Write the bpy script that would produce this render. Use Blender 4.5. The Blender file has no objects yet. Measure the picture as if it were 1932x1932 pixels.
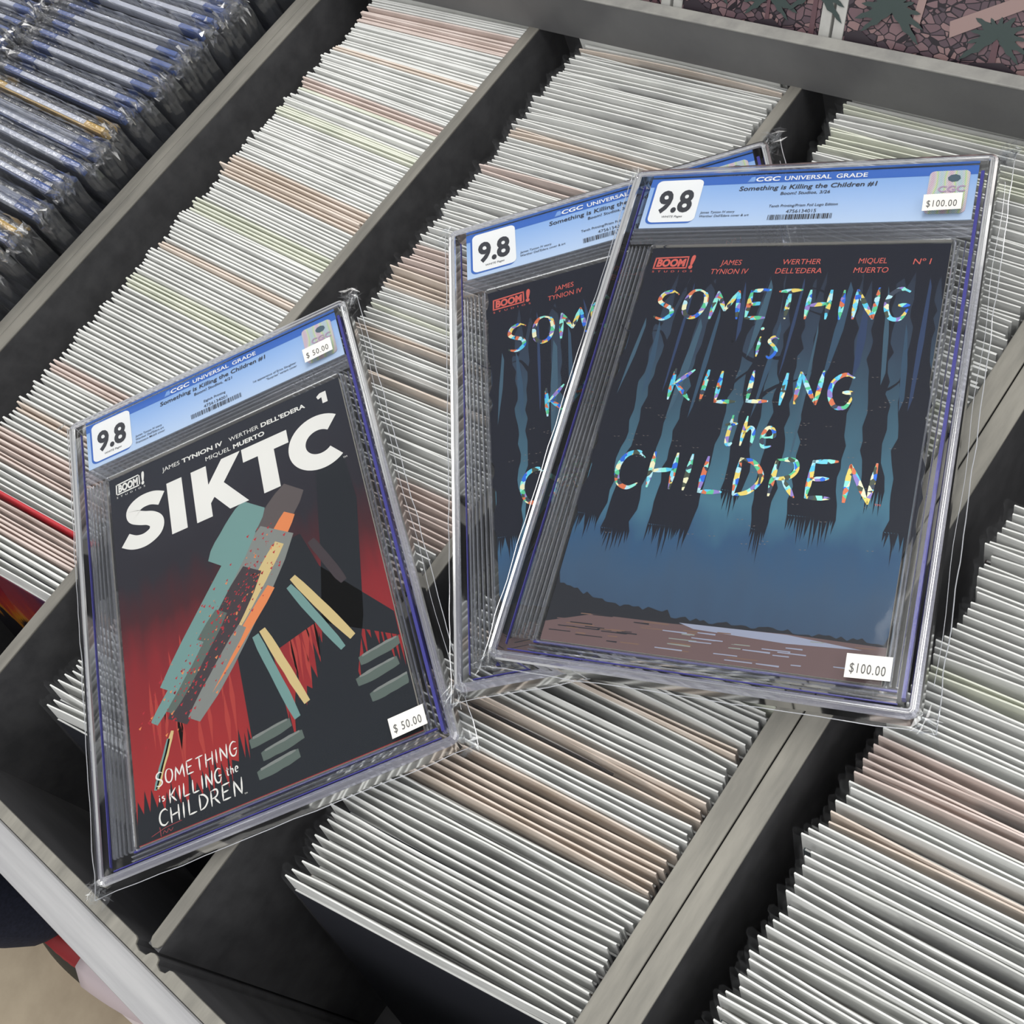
import bpy, bmesh, math, random
from mathutils import Matrix, Vector, noise
R_ = random.Random
sc = bpy.context.scene
C = sc.collection

# ------------------------------------------------------------------ camera
cam = bpy.data.cameras.new('camera'); co = bpy.data.objects.new('camera', cam); C.objects.link(co)
M = Matrix(((0.750666, -0.388855, 0.534127), (0.576848, 0.779892, -0.242929), (-0.322097, 0.490469, 0.809749))).to_4x4()
M.translation = (0, 0, 0.562)
co.matrix_world = M
cam.sensor_width = 36; cam.lens = 42.064; cam.clip_start = 0.01
sc.camera = co
# ------------------------------------------------------------------ world, lights, exposure
w = bpy.data.worlds.new('shop_light'); sc.world = w; w.use_nodes = True
w.node_tree.nodes['Background'].inputs[0].default_value = (0.98, 0.985, 1.0, 1)
w.node_tree.nodes['Background'].inputs[1].default_value = 0.62
def area(name, loc, sx, sy, power, col=(1, 0.985, 0.95)):
    l = bpy.data.lights.new(name, 'AREA'); l.shape = 'RECTANGLE'; l.size = sx; l.size_y = sy; l.energy = power; l.color = col
    o = bpy.data.objects.new(name, l); C.objects.link(o); o.location = loc
    return o
for i, (x, y) in enumerate([(-0.34, 0.74), (-1.4, -1.5), (0.4, -1.5), (1.7, 0.55), (-0.1, 2.9), (-1.9, 2.9), (-3.6, 0.55)]):
    area('ceiling_panel_lamp', (x, y, 1.75), 0.6, 1.2, 15)
sc.view_settings.view_transform = 'Standard'; sc.view_settings.look = 'None'
sc.view_settings.gamma = 1; sc.view_settings.use_curve_mapping = False
sc.view_settings.exposure = 0.02

# ------------------------------------------------------------------ materials
def s2l(c): return tuple(((v/255)/12.92 if v/255 <= 0.04045 else ((v/255+0.055)/1.055)**2.4) for v in c)
def nn(nt, t, **k):
    n = nt.nodes.new(t)
    for a, b in k.items():
        if a.startswith('i_'): n.inputs[a[2:].replace('_', ' ')].default_value = b
        else: setattr(n, a, b)
    return n
_mc = {}
def flat(rgb, rough=0.5, spec=0.5, metal=0.0, name=None):
    key = (rgb, rough, spec, metal)
    if key in _mc: return _mc[key]
    m = bpy.data.materials.new(name or 'surface'); m.use_nodes = True
    b = m.node_tree.nodes['Principled BSDF']
    b.inputs['Base Color'].default_value = (*s2l(rgb), 1); b.inputs['Roughness'].default_value = rough
    b.inputs['Specular IOR Level'].default_value = spec; b.inputs['Metallic'].default_value = metal
    _mc[key] = m; return m
def speckle(name, a, b, scale, rough=0.6, bump=0.0, stretch=(1, 1, 1), detail=6, spec=0.4, lo=0.35, hi=0.65):
    m = bpy.data.materials.new(name); m.use_nodes = True; nt = m.node_tree; p = nt.nodes['Principled BSDF']
    tc = nn(nt, 'ShaderNodeTexCoord'); mp = nn(nt, 'ShaderNodeMapping'); mp.inputs['Scale'].default_value = stretch
    n = nn(nt, 'ShaderNodeTexNoise', i_Scale=scale, i_Detail=detail, i_Roughness=0.6)
    r = nn(nt, 'ShaderNodeValToRGB'); r.color_ramp.elements[0].position = lo; r.color_ramp.elements[1].position = hi
    r.color_ramp.elements[0].color = (*s2l(a), 1); r.color_ramp.elements[1].color = (*s2l(b), 1)
    L = nt.links.new
    L(tc.outputs['Object'], mp.inputs[0]); L(mp.outputs[0], n.inputs['Vector']); L(n.outputs['Fac'], r.inputs[0]); L(r.outputs[0], p.inputs['Base Color'])
    p.inputs['Roughness'].default_value = rough; p.inputs['Specular IOR Level'].default_value = spec
    if bump:
        bp = nn(nt, 'ShaderNodeBump', i_Strength=bump, i_Distance=0.001); L(n.outputs['Fac'], bp.inputs['Height']); L(bp.outputs[0], p.inputs['Normal'])
    return m
def film(name, tint=(1, 1, 1), base=0.03, edge=0.45, rough=0.12, bump=0.0, bscale=60, milky=0.0):
    """thin clear plastic: see-through, with a sheen that grows at grazing angles"""
    m = bpy.data.materials.new(name); m.use_nodes = True; nt = m.node_tree; nt.nodes.clear(); L = nt.links.new
    out = nn(nt, 'ShaderNodeOutputMaterial'); tr = nn(nt, 'ShaderNodeBsdfTransparent'); tr.inputs[0].default_value = (*tint, 1)
    gl = nn(nt, 'ShaderNodeBsdfGlossy'); gl.inputs['Roughness'].default_value = rough; gl.inputs['Color'].default_value = (1, 1, 1, 1)
    lw = nn(nt, 'ShaderNodeLayerWeight', i_Blend=0.25); mr = nn(nt, 'ShaderNodeMapRange'); mr.inputs[3].default_value = base; mr.inputs[4].default_value = edge
    mix = nn(nt, 'ShaderNodeMixShader')
    L(lw.outputs['Fresnel'], mr.inputs[0]); L(mr.outputs[0], mix.inputs[0]); L(tr.outputs[0], mix.inputs[1]); L(gl.outputs[0], mix.inputs[2])
    last = mix
    if milky:
        df = nn(nt, 'ShaderNodeBsdfTranslucent'); df.inputs[0].default_value = (0.9, 0.92, 0.95, 1)
        dd = nn(nt, 'ShaderNodeBsdfDiffuse'); dd.inputs[0].default_value = (0.85, 0.88, 0.93, 1)
        a = nn(nt, 'ShaderNodeMixShader'); a.inputs[0].default_value = 0.5; L(df.outputs[0], a.inputs[1]); L(dd.outputs[0], a.inputs[2])
        b = nn(nt, 'ShaderNodeMixShader'); b.inputs[0].default_value = milky; L(mix.outputs[0], b.inputs[1]); L(a.outputs[0], b.inputs[2]); last = b
    if bump:
        tc = nn(nt, 'ShaderNodeTexCoord'); n = nn(nt, 'ShaderNodeTexNoise', i_Scale=bscale, i_Detail=3.0)
        bp = nn(nt, 'ShaderNodeBump', i_Strength=bump, i_Distance=0.002)
        L(tc.outputs['Object'], n.inputs['Vector']); L(n.outputs['Fac'], bp.inputs['Height']); L(bp.outputs[0], gl.inputs['Normal']); L(bp.outputs[0], lw.inputs['Normal'])
    L(last.outputs[0], out.inputs[0]); return m
def glassy(name, tint, rough=0.03, ior=1.45, clear=0.35):
    m = bpy.data.materials.new(name); m.use_nodes = True; nt = m.node_tree; nt.nodes.clear(); L = nt.links.new
    out = nn(nt, 'ShaderNodeOutputMaterial'); g = nn(nt, 'ShaderNodeBsdfGlass'); g.inputs['Color'].default_value = (*tint, 1)
    g.inputs['Roughness'].default_value = rough; g.inputs['IOR'].default_value = ior
    tr = nn(nt, 'ShaderNodeBsdfTransparent'); tr.inputs[0].default_value = (*tint, 1)
    mix = nn(nt, 'ShaderNodeMixShader'); mix.inputs[0].default_value = clear
    L(g.outputs[0], mix.inputs[1]); L(tr.outputs[0], mix.inputs[2]); L(mix.outputs[0], out.inputs[0]); return m

m_wall = speckle('charcoal_laminate', (70, 70, 72), (84, 84, 86), 9, 0.42, 0.0, (1, 6, 6))
m_rail = speckle('grey_rail_paint', (98, 98, 99), (108, 108, 108), 20, 0.4)
m_railtop = speckle('highlit_rail_edge', (128, 127, 124), (146, 145, 140), 60, 0.5)  # highlight along the rail's top, put into a lighter colour
m_cap = speckle('worn_lit_grey_edging', (108, 106, 100), (134, 131, 123), 70, 0.55, 0.25, (1, 0.12, 1))  # top edge tone holds both wear and the light falling from above
m_cap2 = speckle('pale_worn_lit_edging', (120, 118, 111), (146, 143, 134), 90, 0.6, 0.3, (1, 0.15, 1))  # paler top edge; light from above is mixed into the worn tone
m_alu = speckle('brushed_aluminium_board', (156, 156, 158), (174, 174, 175), 120, 0.42, 0.15, (0.05, 1, 1))
m_floor = speckle('concrete_floor', (150, 136, 116), (178, 164, 142), 6, 0.8, 0.1, detail=9)
m_dark = flat((26, 26, 28), 0.6)
m_board = [speckle('white_board', (218, 219, 216), (232, 233, 230), 30, 0.55),
           speckle('cream_board', (212, 198, 184), (226, 214, 203), 30, 0.55),
           speckle('green_tinted_board', (212, 216, 200), (226, 228, 214), 30, 0.55),
           speckle('pink_tinted_board', (210, 194, 186), (224, 209, 202), 30, 0.55)]
m_covers = [flat(c, 0.3) for c in [(32, 34, 44), (60, 26, 30), (28, 52, 60), (80, 66, 40), (44, 40, 62), (150, 140, 130)]]
m_bag = film('comic_bag_film', base=0.008, edge=0.10, rough=0.2, milky=0.02)
m_bagedge = flat((225, 228, 230), 0.15)

# ------------------------------------------------------------------ helpers
def tag(o, label=None, cat=None, group=None, kind=None):
    if label: o['label'] = label
    if cat: o['category'] = cat
    if group: o['group'] = group
    if kind: o['kind'] = kind
    return o
def empty(name, loc=(0, 0, 0), rz=0, mat=None, label=None, cat=None, group=None):
    o = bpy.data.objects.new(name, None); C.objects.link(o); o.empty_display_size = 0.02
    if mat is not None: o.matrix_world = mat
    else: o.location = loc; o.rotation_euler = (0, 0, rz)
    return tag(o, label, cat, group)
class MB:
    def __init__(s): s.v = []; s.f = []; s.mi = []
    def add(s, vs, fs, mi=0):
        b = len(s.v); s.v += [tuple(p) for p in vs]
        for f in fs: s.f.append(tuple(b+i for i in f)); s.mi.append(mi)
    def box(s, x0, x1, y0, y1, z0, z1, mi=0, mat=None):
        vs = [Vector((x, y, z)) for z in (z0, z1) for y in (y0, y1) for x in (x0, x1)]
        if mat is not None: vs = [mat @ p for p in vs]
        s.add(vs, [(0, 2, 3, 1), (4, 5, 7, 6), (0, 1, 5, 4), (2, 6, 7, 3), (0, 4, 6, 2), (1, 3, 7, 5)], mi)
    def poly(s, pts, z, mi=0):
        s.add([(x, -y, z) for x, y in pts], [tuple(range(len(pts)))[::-1]], mi)
    def prism(s, pts, z0, z1, mi=0):
        n = len(pts); s.add([(x, y, z0) for x, y in pts]+[(x, y, z1) for x, y in pts],
            [tuple(range(n))[::-1], tuple(range(n, 2*n))]+[(i, (i+1) % n, n+(i+1) % n, n+i) for i in range(n)], mi)
    def ribbon(s, pts, w0, z, mi=0, closed=False, ends=0.5):
        n = len(pts); L_ = []; Rr = []
        for i, (x, y) in enumerate(pts):
            a = pts[i-1] if (i or closed) else pts[i]; b = pts[(i+1) % n] if (i < n-1 or closed) else pts[i]
            dx, dy = b[0]-a[0], b[1]-a[1]; l = math.hypot(dx, dy) or 1
            ww = w0 if not callable(w0) else w0(i/(n-1))
            L_.append((x-dy/l*ww/2, -(y+dx/l*ww/2), z)); Rr.append((x+dy/l*ww/2, -(y-dx/l*ww/2), z))
        vs = L_+Rr; fs = [(i, i+1, n+i+1, n+i) for i in range(n-1)]
        if closed: fs.append((n-1, 0, n, 2*n-1))
        s.add(vs, fs, mi)
    def mesh(s, name, mats, smooth=False, bevel=0):
        me = bpy.data.meshes.new(name); me.from_pydata(s.v, [], s.f)
        for m in (mats if isinstance(mats, (list, tuple)) else [mats]): me.materials.append(m)
        for p, i in zip(me.polygons, s.mi): p.material_index = i; p.use_smooth = smooth
        me.update(); return me
    def obj(s, name, mats, parent=None, smooth=False, bevel=0, seg=2):
        o = bpy.data.objects.new(name, s.mesh(name, mats, smooth)); C.objects.link(o); o.parent = parent
        if bevel:
            b = o.modifiers.new('bevel', 'BEVEL'); b.width = bevel; b.segments = seg; b.limit_method = 'ANGLE'
        return o
def link_me(name, me, parent):
    o = bpy.data.objects.new(name, me); C.objects.link(o); o.parent = parent; return o
def copy_tree(o, parent=None):
    c = o.copy(); C.objects.link(c); c.parent = parent
    for ch in o.children: copy_tree(ch, c)
    return c
def text_into(mb, s, x0, x1, yb, cap, z, mi=0, bold=0.0, shear=0.0, align=None, mono=1.0, fit=True):
    """print a line: baseline yb (mm, down positive), cap height cap, between x0 and x1 (mm)"""
    cu = bpy.data.curves.new('t', 'FONT'); cu.body = s; cu.shear = shear; cu.offset = bold; cu.resolution_u = 3; cu.space_character = mono
    cu.fill_mode = 'FRONT' if hasattr(cu, 'fill_mode') else cu.fill_mode
    ob = bpy.data.objects.new('t', cu); C.objects.link(ob)
    me = bpy.data.meshes.new_from_object(ob)
    xs = [v.co.x for v in me.vertices]
    if xs:
        a, b = min(xs), max(xs); sy = cap/0.729*0.001
        sx = (x1-x0)*0.001/(b-a) if fit else sy
        ox = x0*0.001 if fit else ((x0+x1)/2*0.001-(b+a)/2*sx-0*a)
        vs = [((v.co.x-(a if fit else 0))*sx+ox, v.co.y*sy-yb*0.001, z) for v in me.vertices]
        mb.add(vs, [tuple(p.vertices) for p in me.polygons], mi)
    bpy.data.objects.remove(ob); bpy.data.curves.remove(cu); bpy.data.meshes.remove(me)
def rrect(x0, y0, x1, y1, r, n=5):
    out = []
    for cx, cy, a0 in ((x1-r, y0+r, -90), (x1-r, y1-r, 0), (x0+r, y1-r, 90), (x0+r, y0+r, 180)):
        for i in range(n+1):
            a = math.radians(a0+90*i/n); out.append((cx+r*math.cos(a), cy+r*math.sin(a)))
    return out

# ------------------------------------------------------------------ setting: floor, back wall far away
mb = MB(); mb.box(-4, 3, -3, 3.2, -0.95, -0.9); tag(mb.obj('floor', m_floor), kind='structure')
mb = MB(); mb.box(-4, 3, 3.1, 3.2, -0.9, 1.9); tag(mb.obj('wall_back', speckle('shop_wall', (150, 150, 148), (160, 160, 158), 3, 0.8)), kind='structure')

# ------------------------------------------------------------------ the display fixture
Z0, Z1 = -0.3085, -0.2725   # floors of the left bin and of the comic bins
unit = empty('display_bin', (-0.5, 0.15, -0.9), label='charcoal comic display unit with grey-edged dividers holding every row', cat='display unit')
UI = Matrix.Translation((0.5, -0.15, 0.9))
def upart(name, build, mats, bevel=0.0, label=None, par=None):
    b = MB(); build(b); b.v = [tuple(UI @ Vector(p)) for p in b.v]
    o = b.obj(name, mats, unit if par is None else par, bevel=bevel)
    if label: o['label'] = label
    return o
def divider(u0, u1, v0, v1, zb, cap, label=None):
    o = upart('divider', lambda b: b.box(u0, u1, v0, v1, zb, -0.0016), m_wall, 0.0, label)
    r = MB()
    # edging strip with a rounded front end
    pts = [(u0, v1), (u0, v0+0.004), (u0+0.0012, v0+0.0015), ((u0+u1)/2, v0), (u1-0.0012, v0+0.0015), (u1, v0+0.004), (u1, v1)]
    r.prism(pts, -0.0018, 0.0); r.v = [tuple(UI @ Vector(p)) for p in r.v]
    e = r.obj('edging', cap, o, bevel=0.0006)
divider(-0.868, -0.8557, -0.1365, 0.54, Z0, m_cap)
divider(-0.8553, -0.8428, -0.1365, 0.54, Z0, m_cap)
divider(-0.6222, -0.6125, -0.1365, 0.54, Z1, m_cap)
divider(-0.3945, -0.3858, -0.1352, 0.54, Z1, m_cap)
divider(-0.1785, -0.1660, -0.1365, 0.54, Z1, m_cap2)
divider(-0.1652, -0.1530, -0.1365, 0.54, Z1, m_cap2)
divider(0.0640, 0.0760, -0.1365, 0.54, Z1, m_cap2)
# front boards: thin inner board with two slots, thick pale outer board
inner = [(-1.7, -0.1436), (0.30, -0.1436), (0.30, -0.1365), (-0.3705, -0.1365), (-0.3725, -0.1372), (-0.3738, -0.1398), (-0.3775, -0.1408), (-0.3812, -0.1396),
         (-0.3822, -0.1372), (-0.3842, -0.1365), (-0.3868, -0.1365), (-0.3888, -0.1374), (-0.3905, -0.1400), (-0.3960, -0.1408), (-0.4000, -0.1396), (-0.4012, -0.1372), (-0.4030, -0.1365), (-1.7, -0.1365)]
upart('front_board', lambda b: b.prism(inner, -0.33, -0.0018), m_wall)
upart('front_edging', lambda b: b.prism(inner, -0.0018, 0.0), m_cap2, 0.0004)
upart('front_rail', lambda b: b.box(-1.7, 0.30, -0.1642, -0.1441, -0.12, 0.0015), m_alu, 0.0022, 'pale brushed grey outer rail along the near edge')
upart('front_panel', lambda b: b.box(-1.7, 0.30, -0.160, -0.1441, -0.40, -0.12), m_wall)
upart('back_panel', lambda b: b.box(-1.7, 0.30, 0.54, 0.552, -0.33, 0.0115), m_wall)
upart('back_rail', lambda b: b.box(-1.7, 0.30, 0.5185, 0.5275, -0.0005, 0.0362), [m_rail], 0.0, 'wide grey rail across the back of the rows')
upart('rail_edging', lambda b: b.box(-1.7, 0.30, 0.5180, 0.5280, 0.0362, 0.0378), m_railtop, 0.0012)
upart('print_ledge', lambda b: b.box(-1.7, 0.30, 0.5282, 0.66, 0.012, 0.026), m_wall)
upart('bin_floor', lambda b: b.box(-1.7, -0.868, -0.1365, 0.54, Z0-0.012, Z0), m_wall)
upart('bin_floor', lambda b: b.box(-0.8428, 0.30, -0.1365, 0.54, Z1-0.012, Z1), m_wall)
upart('plinth', lambda b: b.box(-1.65, 0.25, -0.08, 0.50, -0.9, -0.32), m_dark)

# ------------------------------------------------------------------ comics standing in the rows
BW, BH = 0.1715, 0.2667
def board_mesh(k, mat):
    r = R_(k); b = MB(); n = 8; bow = [0, 0.0012, -0.0014, 0.002, -0.0006][k % 5]; t = 0.00045
    ys = [bow*math.sin(math.pi*i/n)+r.uniform(-.00015, .00015) for i in range(n+1)]; xs = [-BW/2+BW*i/n for i in range(n+1)]
    vs = []
    for zz in (0, BH):
        for sgn in (-t, t):
            for x, y in zip(xs, ys): vs.append((x, y*(0.4 if zz == 0 else 1)+sgn, zz))
    N = n+1; f = []
    for i in range(n):
        f += [(i, i+1, 2*N+i+1, 2*N+i), (N+i+1, N+i, 3*N+i, 3*N+i+1), (2*N+i, 2*N+i+1, 3*N+i+1, 3*N+i), (i+1, i, N+i, N+i+1)]
    f += [(0, 2*N, 3*N, N), (n, N+n, 3*N+n, 2*N+n)]
    b.add(vs, f); return b.mesh('backing_board', mat)
boards = {(k, m): board_mesh(k, m_board[m]) for k in range(5) for m in range(4)}
def comic_me(m):
    b = MB(); b.box(-0.0845, 0.0845, -0.0020, -0.0006, 0.001, 0.253, 0); b.box(-0.0838, 0.0843, -0.0018, -0.0008, 0.253, 0.2533, 1)
    return b.mesh('comic_book', [m, m_board[0]])
comics_me = [comic_me(m) for m in m_covers]
def bag_me(k):
    r = R_(40+k); b = MB(); hw = 0.0880+0.0010*k; n = 10; ring = []
    prof = [(-hw, 0.0), (-hw+0.0012, 0.0016), (-hw+0.006, 0.0012), (0, 0.0012), (hw-0.006, 0.0012), (hw-0.0012, 0.0014), (hw, 0.0), (hw-0.0012, -0.0024), (hw-0.006, -0.0026), (0, -0.0027), (-hw+0.006, -0.0026), (-hw+0.0012, -0.0022)]
    zs = [0.0, 0.18, 0.25, 0.262, BH+0.0016]
    vs = [(x+(r.uniform(-.0008, .0008) if z else 0), y+(r.uniform(-.0003, .0003) if z else 0), z+(r.uniform(-.0008, .0008) if z > .26 else 0)) for z in zs for x, y in prof]
    N = len(prof); f = [(j*N+i, j*N+(i+1) % N, (j+1)*N+(i+1) % N, (j+1)*N+i) for j in range(len(zs)-1) for i in range(N)]
    b.add(vs, f); return b.mesh('plastic_bag', m_bag, smooth=False)
bags_me = [bag_me(k) for k in range(4)]
def lerp_tab(tab, v):
    if v <= tab[0][0]: return tab[0][1]
    for (a, x), (b, y) in zip(tab, tab[1:]):
        if v <= b: return x+(y-x)*(v-a)/(b-a)
    return tab[-1][1]
# name, centre u, yaw table (v, degrees), front v, back v, spacing table, colour seed, place words
cols = [
 ('first',  -0.7055, [(-0.04, 5.5), (0.06, 3.5), (0.18, 0), (0.30, -3), (0.42, -3), (0.52, 1.5)], -0.034, 0.529, [(-0.03, .0040), (0.13, .0036), (0.3, .0031), (0.5, .0027)], 11, 'leftmost row'),
 ('second', -0.4855, [(-0.07, 9), (0.05, 5), (0.25, 2.5), (0.4, 1.2), (0.52, 0.5)], -0.066, 0.531, [(-0.07, .0043), (0.2, .0038), (0.5, .0033)], 23, 'second row'),
 ('third',  -0.2680, [(-0.06, 10), (0.05, 6), (0.18, 3.5), (0.34, -2), (0.5, 0)], -0.050, 0.529, [(-0.05, .0043), (0.2, .0040), (0.5, .0036)], 37, 'third row'),
 ('fourth', -0.0445, [(-0.12, 5), (0.12, 4.5), (0.3, 3)], -0.120, 0.300, [(0, .0043), (0.5, .0042)], 53, 'rightmost row'),
]
camloc = Vector((0, 0, 0.562))
Rinv = co.matrix_world.to_3x3().inverted()
def pix(P):
    q = Rinv @ (Vector(P)-camloc); f = 42.064/36*1932
    return 966+f*q.x/-q.z, 966-f*q.y/-q.z
items = []
tints = ['white', 'cream', 'pale green', 'pinkish']
for name, uc, yt, v0, v1, st, seed, words in cols:
    r = R_(seed); v = v0; k = 0; cur = 0; left = 5; off = 0
    while v < v1:
        yaw = lerp_tab(yt, v)
        if left <= 0:
            x = r.random()
            cur = 0 if (cur != 0 and x < .85) else (0 if x < .42 else 1 if x < .60 else 2 if x < .80 else 3)
            left = r.choice([1, 2, 2, 3, 4, 6]) if cur else r.choice([4, 6, 8, 11])
        left -= 1
        off = off*0.6+r.uniform(-.0025, .0025)
        if r.random() < .06: off += r.choice([-.006, .004])
        if name == 'first': off = max(min(off, .003), -.008)
        off = max(min(off, .004), -.009)
        lift = 0.012 if (r.random() < .018 and 0) else 0
        zt = -0.0042+r.uniform(-.0024, .0018)
        items.append(dict(col=name, words=words, u=uc+off, v=v, yaw=yaw+r.uniform(-.35, .35), z=zt-BH, tint=cur, k=r.randrange(5), bag=r.randrange(4), cov=r.randrange(6), lean=-lerp_tab([(-.07, 13.5), (.0, 12), (.1, 10), (.25, 5), (.45, 1), (.52, 0)], v)+r.uniform(-.5, .5), first=(k == 0)))
        k += 1; v += lerp_tab(st, v)*r.uniform(.76, 1.26)
for it in items:
    a, b = pix((it['u']-.05, it['v'], 0)), pix((it['u']+.06, it['v'], 0))
    mid = pix((it['u'], it['v'], 0))
    it['vis'] = any(-60 < p[0] < 1990 and -40 < p[1] < 1990 for p in (a, b, mid, pix((it['u']-.084, it['v'], 0))))
    it['d'] = (Vector((it['u'], it['v'], 0))-camloc).length
SLM = [(Matrix(((0.597983, -0.801508, 0), (0.801508, 0.597983, 0), (0, 0, 1))), Vector((-0.701958, 0.071829, 0.012))),
       (Matrix(((0.764547, -0.644311, -0.018188), (0.644467, 0.764622, 0.003895), (0.011398, -0.014699, 0.999827))), Vector((-0.536632, 0.319163, 0.011698))),
       (Matrix(((0.936099, -0.350981, -0.023059), (0.350825, 0.936381, -0.010629), (0.025323, 0.00186, 0.999678))), Vector((-0.431659, 0.401096, 0.023043)))]
def covered(it):     # how much of its top edge lies under the opaque comics of the three cased ones
    n = 0
    for k in range(12):
        t = -.08+.16*k/11; q = Vector((it['u']+t, it['v']+t*math.tan(math.radians(it['yaw'])), 0)); hid = False
        for R3, T in SLM:
            d_ = R3.transposed() @ (camloc-T); e_ = R3.transposed() @ (q-camloc); h_ = d_-e_*(d_.z/e_.z)
            if .025 < h_.x < .1965 and (.006 < -h_.y < .046 or .062 < -h_.y < .322): hid = True
        n += hid
    return n/12
for it in items: it['hid'] = covered(it)
ind = sorted([i for i in items if i['vis'] and (i['hid'] < .8 or i['first'])], key=lambda i: -5 if i['first'] else i['d'])[:297]
ids = set(map(id, ind))
def zone(it):
    v = it['v']
    return {'first': 'between its red comic and the near end' if v < .0 else 'above its red comic' if v < .1 else 'halfway along it' if v < .3 else 'towards the rail',
            'second': 'at its near end by the leftmost slab' if v < .06 else 'between the leftmost and middle slabs' if v < .2 else 'above the middle slab' if v < .42 else 'close to the rail',
            'third': 'at its near end' if v < .02 else 'below the right slab' if v < .16 else 'right of the right slab',
            'fourth': 'towards the bottom corner' if v < .06 else 'halfway up' if v < .14 else 'at the right slab\'s corner'}[it['col']]
def place(it):
    # the top edge stands at (u, v); the comic leans back from its foot
    return Matrix.Translation((it['u'], it['v'], it['z']+BH)) @ Matrix.Rotation(math.radians(it['yaw']), 4, 'Z') @ Matrix.Rotation(math.radians(it['lean']), 4, 'X') @ Matrix.Translation((0, 0, -BH))
# which run of like-coloured boards a comic is in, counted from the near end of its row
_u = ['', 'first', 'second', 'third', 'fourth', 'fifth', 'sixth', 'seventh', 'eighth', 'ninth', 'tenth', 'eleventh', 'twelfth', 'thirteenth', 'fourteenth', 'fifteenth', 'sixteenth', 'seventeenth', 'eighteenth', 'nineteenth']
OR2 = _u+[(a+'ieth') if k == 0 else a+'y-'+_u[k] for a in ('twent', 'thirt', 'fort', 'fift') for k in range(10)]
for cn in ('first', 'second', 'third', 'fourth'):
    last = None; cnt = {}; pos = 0
    for it in [q for q in items if q['col'] == cn and q['vis']]:
        if it['tint'] != last: cnt[it['tint']] = cnt.get(it['tint'], 0)+1; last = it['tint']; pos = 0
        pos += 1; it['run'] = (cnt[it['tint']], pos)
for it in ind:
    if it['first'] and it['col'] == 'first': lab = None
    t = it['tint']
    tn = tints[t].replace(' ', '-'); rn, ps = it['run']
    lab = '%s-backed bagged comic, %s in the %s %s run from the near end, %s' % (tn, OR2[min(ps, 59)], OR2[min(rn, 59)], tn, it['words'])
    e = empty('bagged_comic', mat=place(it), label=lab, cat='comic book', group='bagged comics in the %s' % it['words'])
    if it['first'] and it['col'] != 'fourth':
        e['label'] = {'first': 'frontmost comic of the leftmost row, purple and orange cover facing out',
                      'second': 'frontmost comic of the second row from the left, beside the leftmost slab',
                      'third': 'frontmost comic of the third row from the left, dark cover facing out'}[it['col']]
        del e['group']
    link_me('backing_board', boards[(it['k'], t)], e)
    link_me('comic_book', comics_me[it['cov']] if not it['first'] else comics_me[0], e)
    link_me('plastic_bag', bags_me[it['bag']], e)
    it['obj'] = e
rest = MB()
for it in items:
    if id(it) in ids: continue
    mt = place(it); rest.box(-BW/2, BW/2, -0.0007, 0.0007, 0, BH, it['tint'], mt); rest.box(-0.084, 0.084, -0.0024, -0.0008, 0, 0.257, 4, mt)
tag(rest.obj('bagged_comics', m_board+[m_covers[0]]), 'far ends of the rows of white, cream and green-backed bagged comics', 'comic books', kind='stuff')

# the red-spined comic in the leftmost row
e = empty('red_comic', mat=Matrix.Translation((-0.7055, 0.0098, -0.0010)) @ Matrix.Rotation(math.radians(4.3), 4, 'Z') @ Matrix.Rotation(math.radians(-12), 4, 'X') @ Matrix.Translation((0, 0, -0.2692)),
          label='comic with a glossy red edge among the white boards of the leftmost row', cat='comic book')
b = MB(); b.box(-0.0855, 0.0855, -0.0013, 0.0013, 0, 0.2692); b.obj('cover', flat((168, 22, 38), 0.25), e, bevel=0.0008)
b = MB(); b.box(-0.084, 0.084, -0.0009, 0.0009, 0.2688, 0.2695); b.obj('pages', flat((190, 40, 50), 0.5), e)

# the cover seen at the front of the leftmost row: violet above, orange flames, dark bands (plain stand-in picture)
first = next(i for i in items if i['first'] and i['col'] == 'first')
def cover_sky():
    m = bpy.data.materials.new('violet_to_orange_print'); m.use_nodes = True; nt = m.node_tree; L = nt.links.new; p = nt.nodes['Principled BSDF']
    tc = nn(nt, 'ShaderNodeTexCoord'); sp = nn(nt, 'ShaderNodeSeparateXYZ'); n = nn(nt, 'ShaderNodeTexNoise', i_Scale=16.0, i_Detail=4.0)
    mp = nn(nt, 'ShaderNodeMapping'); mp.inputs['Scale'].default_value = (2.6, 1, 0.5); mp.inputs['Rotation'].default_value = (0, 0.5, 0)
    mul = nn(nt, 'ShaderNodeMath', operation='MULTIPLY_ADD'); mul.inputs[1].default_value = 0.12
    L(tc.outputs['Object'], sp.inputs[0]); L(tc.outputs['Object'], mp.inputs[0]); L(mp.outputs[0], n.inputs['Vector']); L(n.outputs['Fac'], mul.inputs[0]); L(sp.outputs['Z'], mul.inputs[2])
    r = nn(nt, 'ShaderNodeValToRGB'); mr = nn(nt, 'ShaderNodeMapRange'); mr.inputs[1].default_value = 0.16; mr.inputs[2].default_value = 0.33
    L(mul.outputs[0], mr.inputs[0]); L(mr.outputs[0], r.inputs[0]); L(r.outputs[0], p.inputs['Base Color'])
    cr = r.color_ramp; cr.elements[0].position = 0; cr.elements[0].color = (*s2l((18, 18, 34)), 1); cr.elements[1].position = 1; cr.elements[1].color = (*s2l((74, 30, 70)), 1)
    for pos, c in ((.40, (24, 18, 30)), (.46, (196, 128, 30)), (.56, (176, 62, 30)), (.68, (140, 22, 40)), (.84, (110, 26, 48))):
        q = cr.elements.new(pos); q.color = (*s2l(c), 1)
    p.inputs['Roughness'].default_value = 0.25; return m
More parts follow.
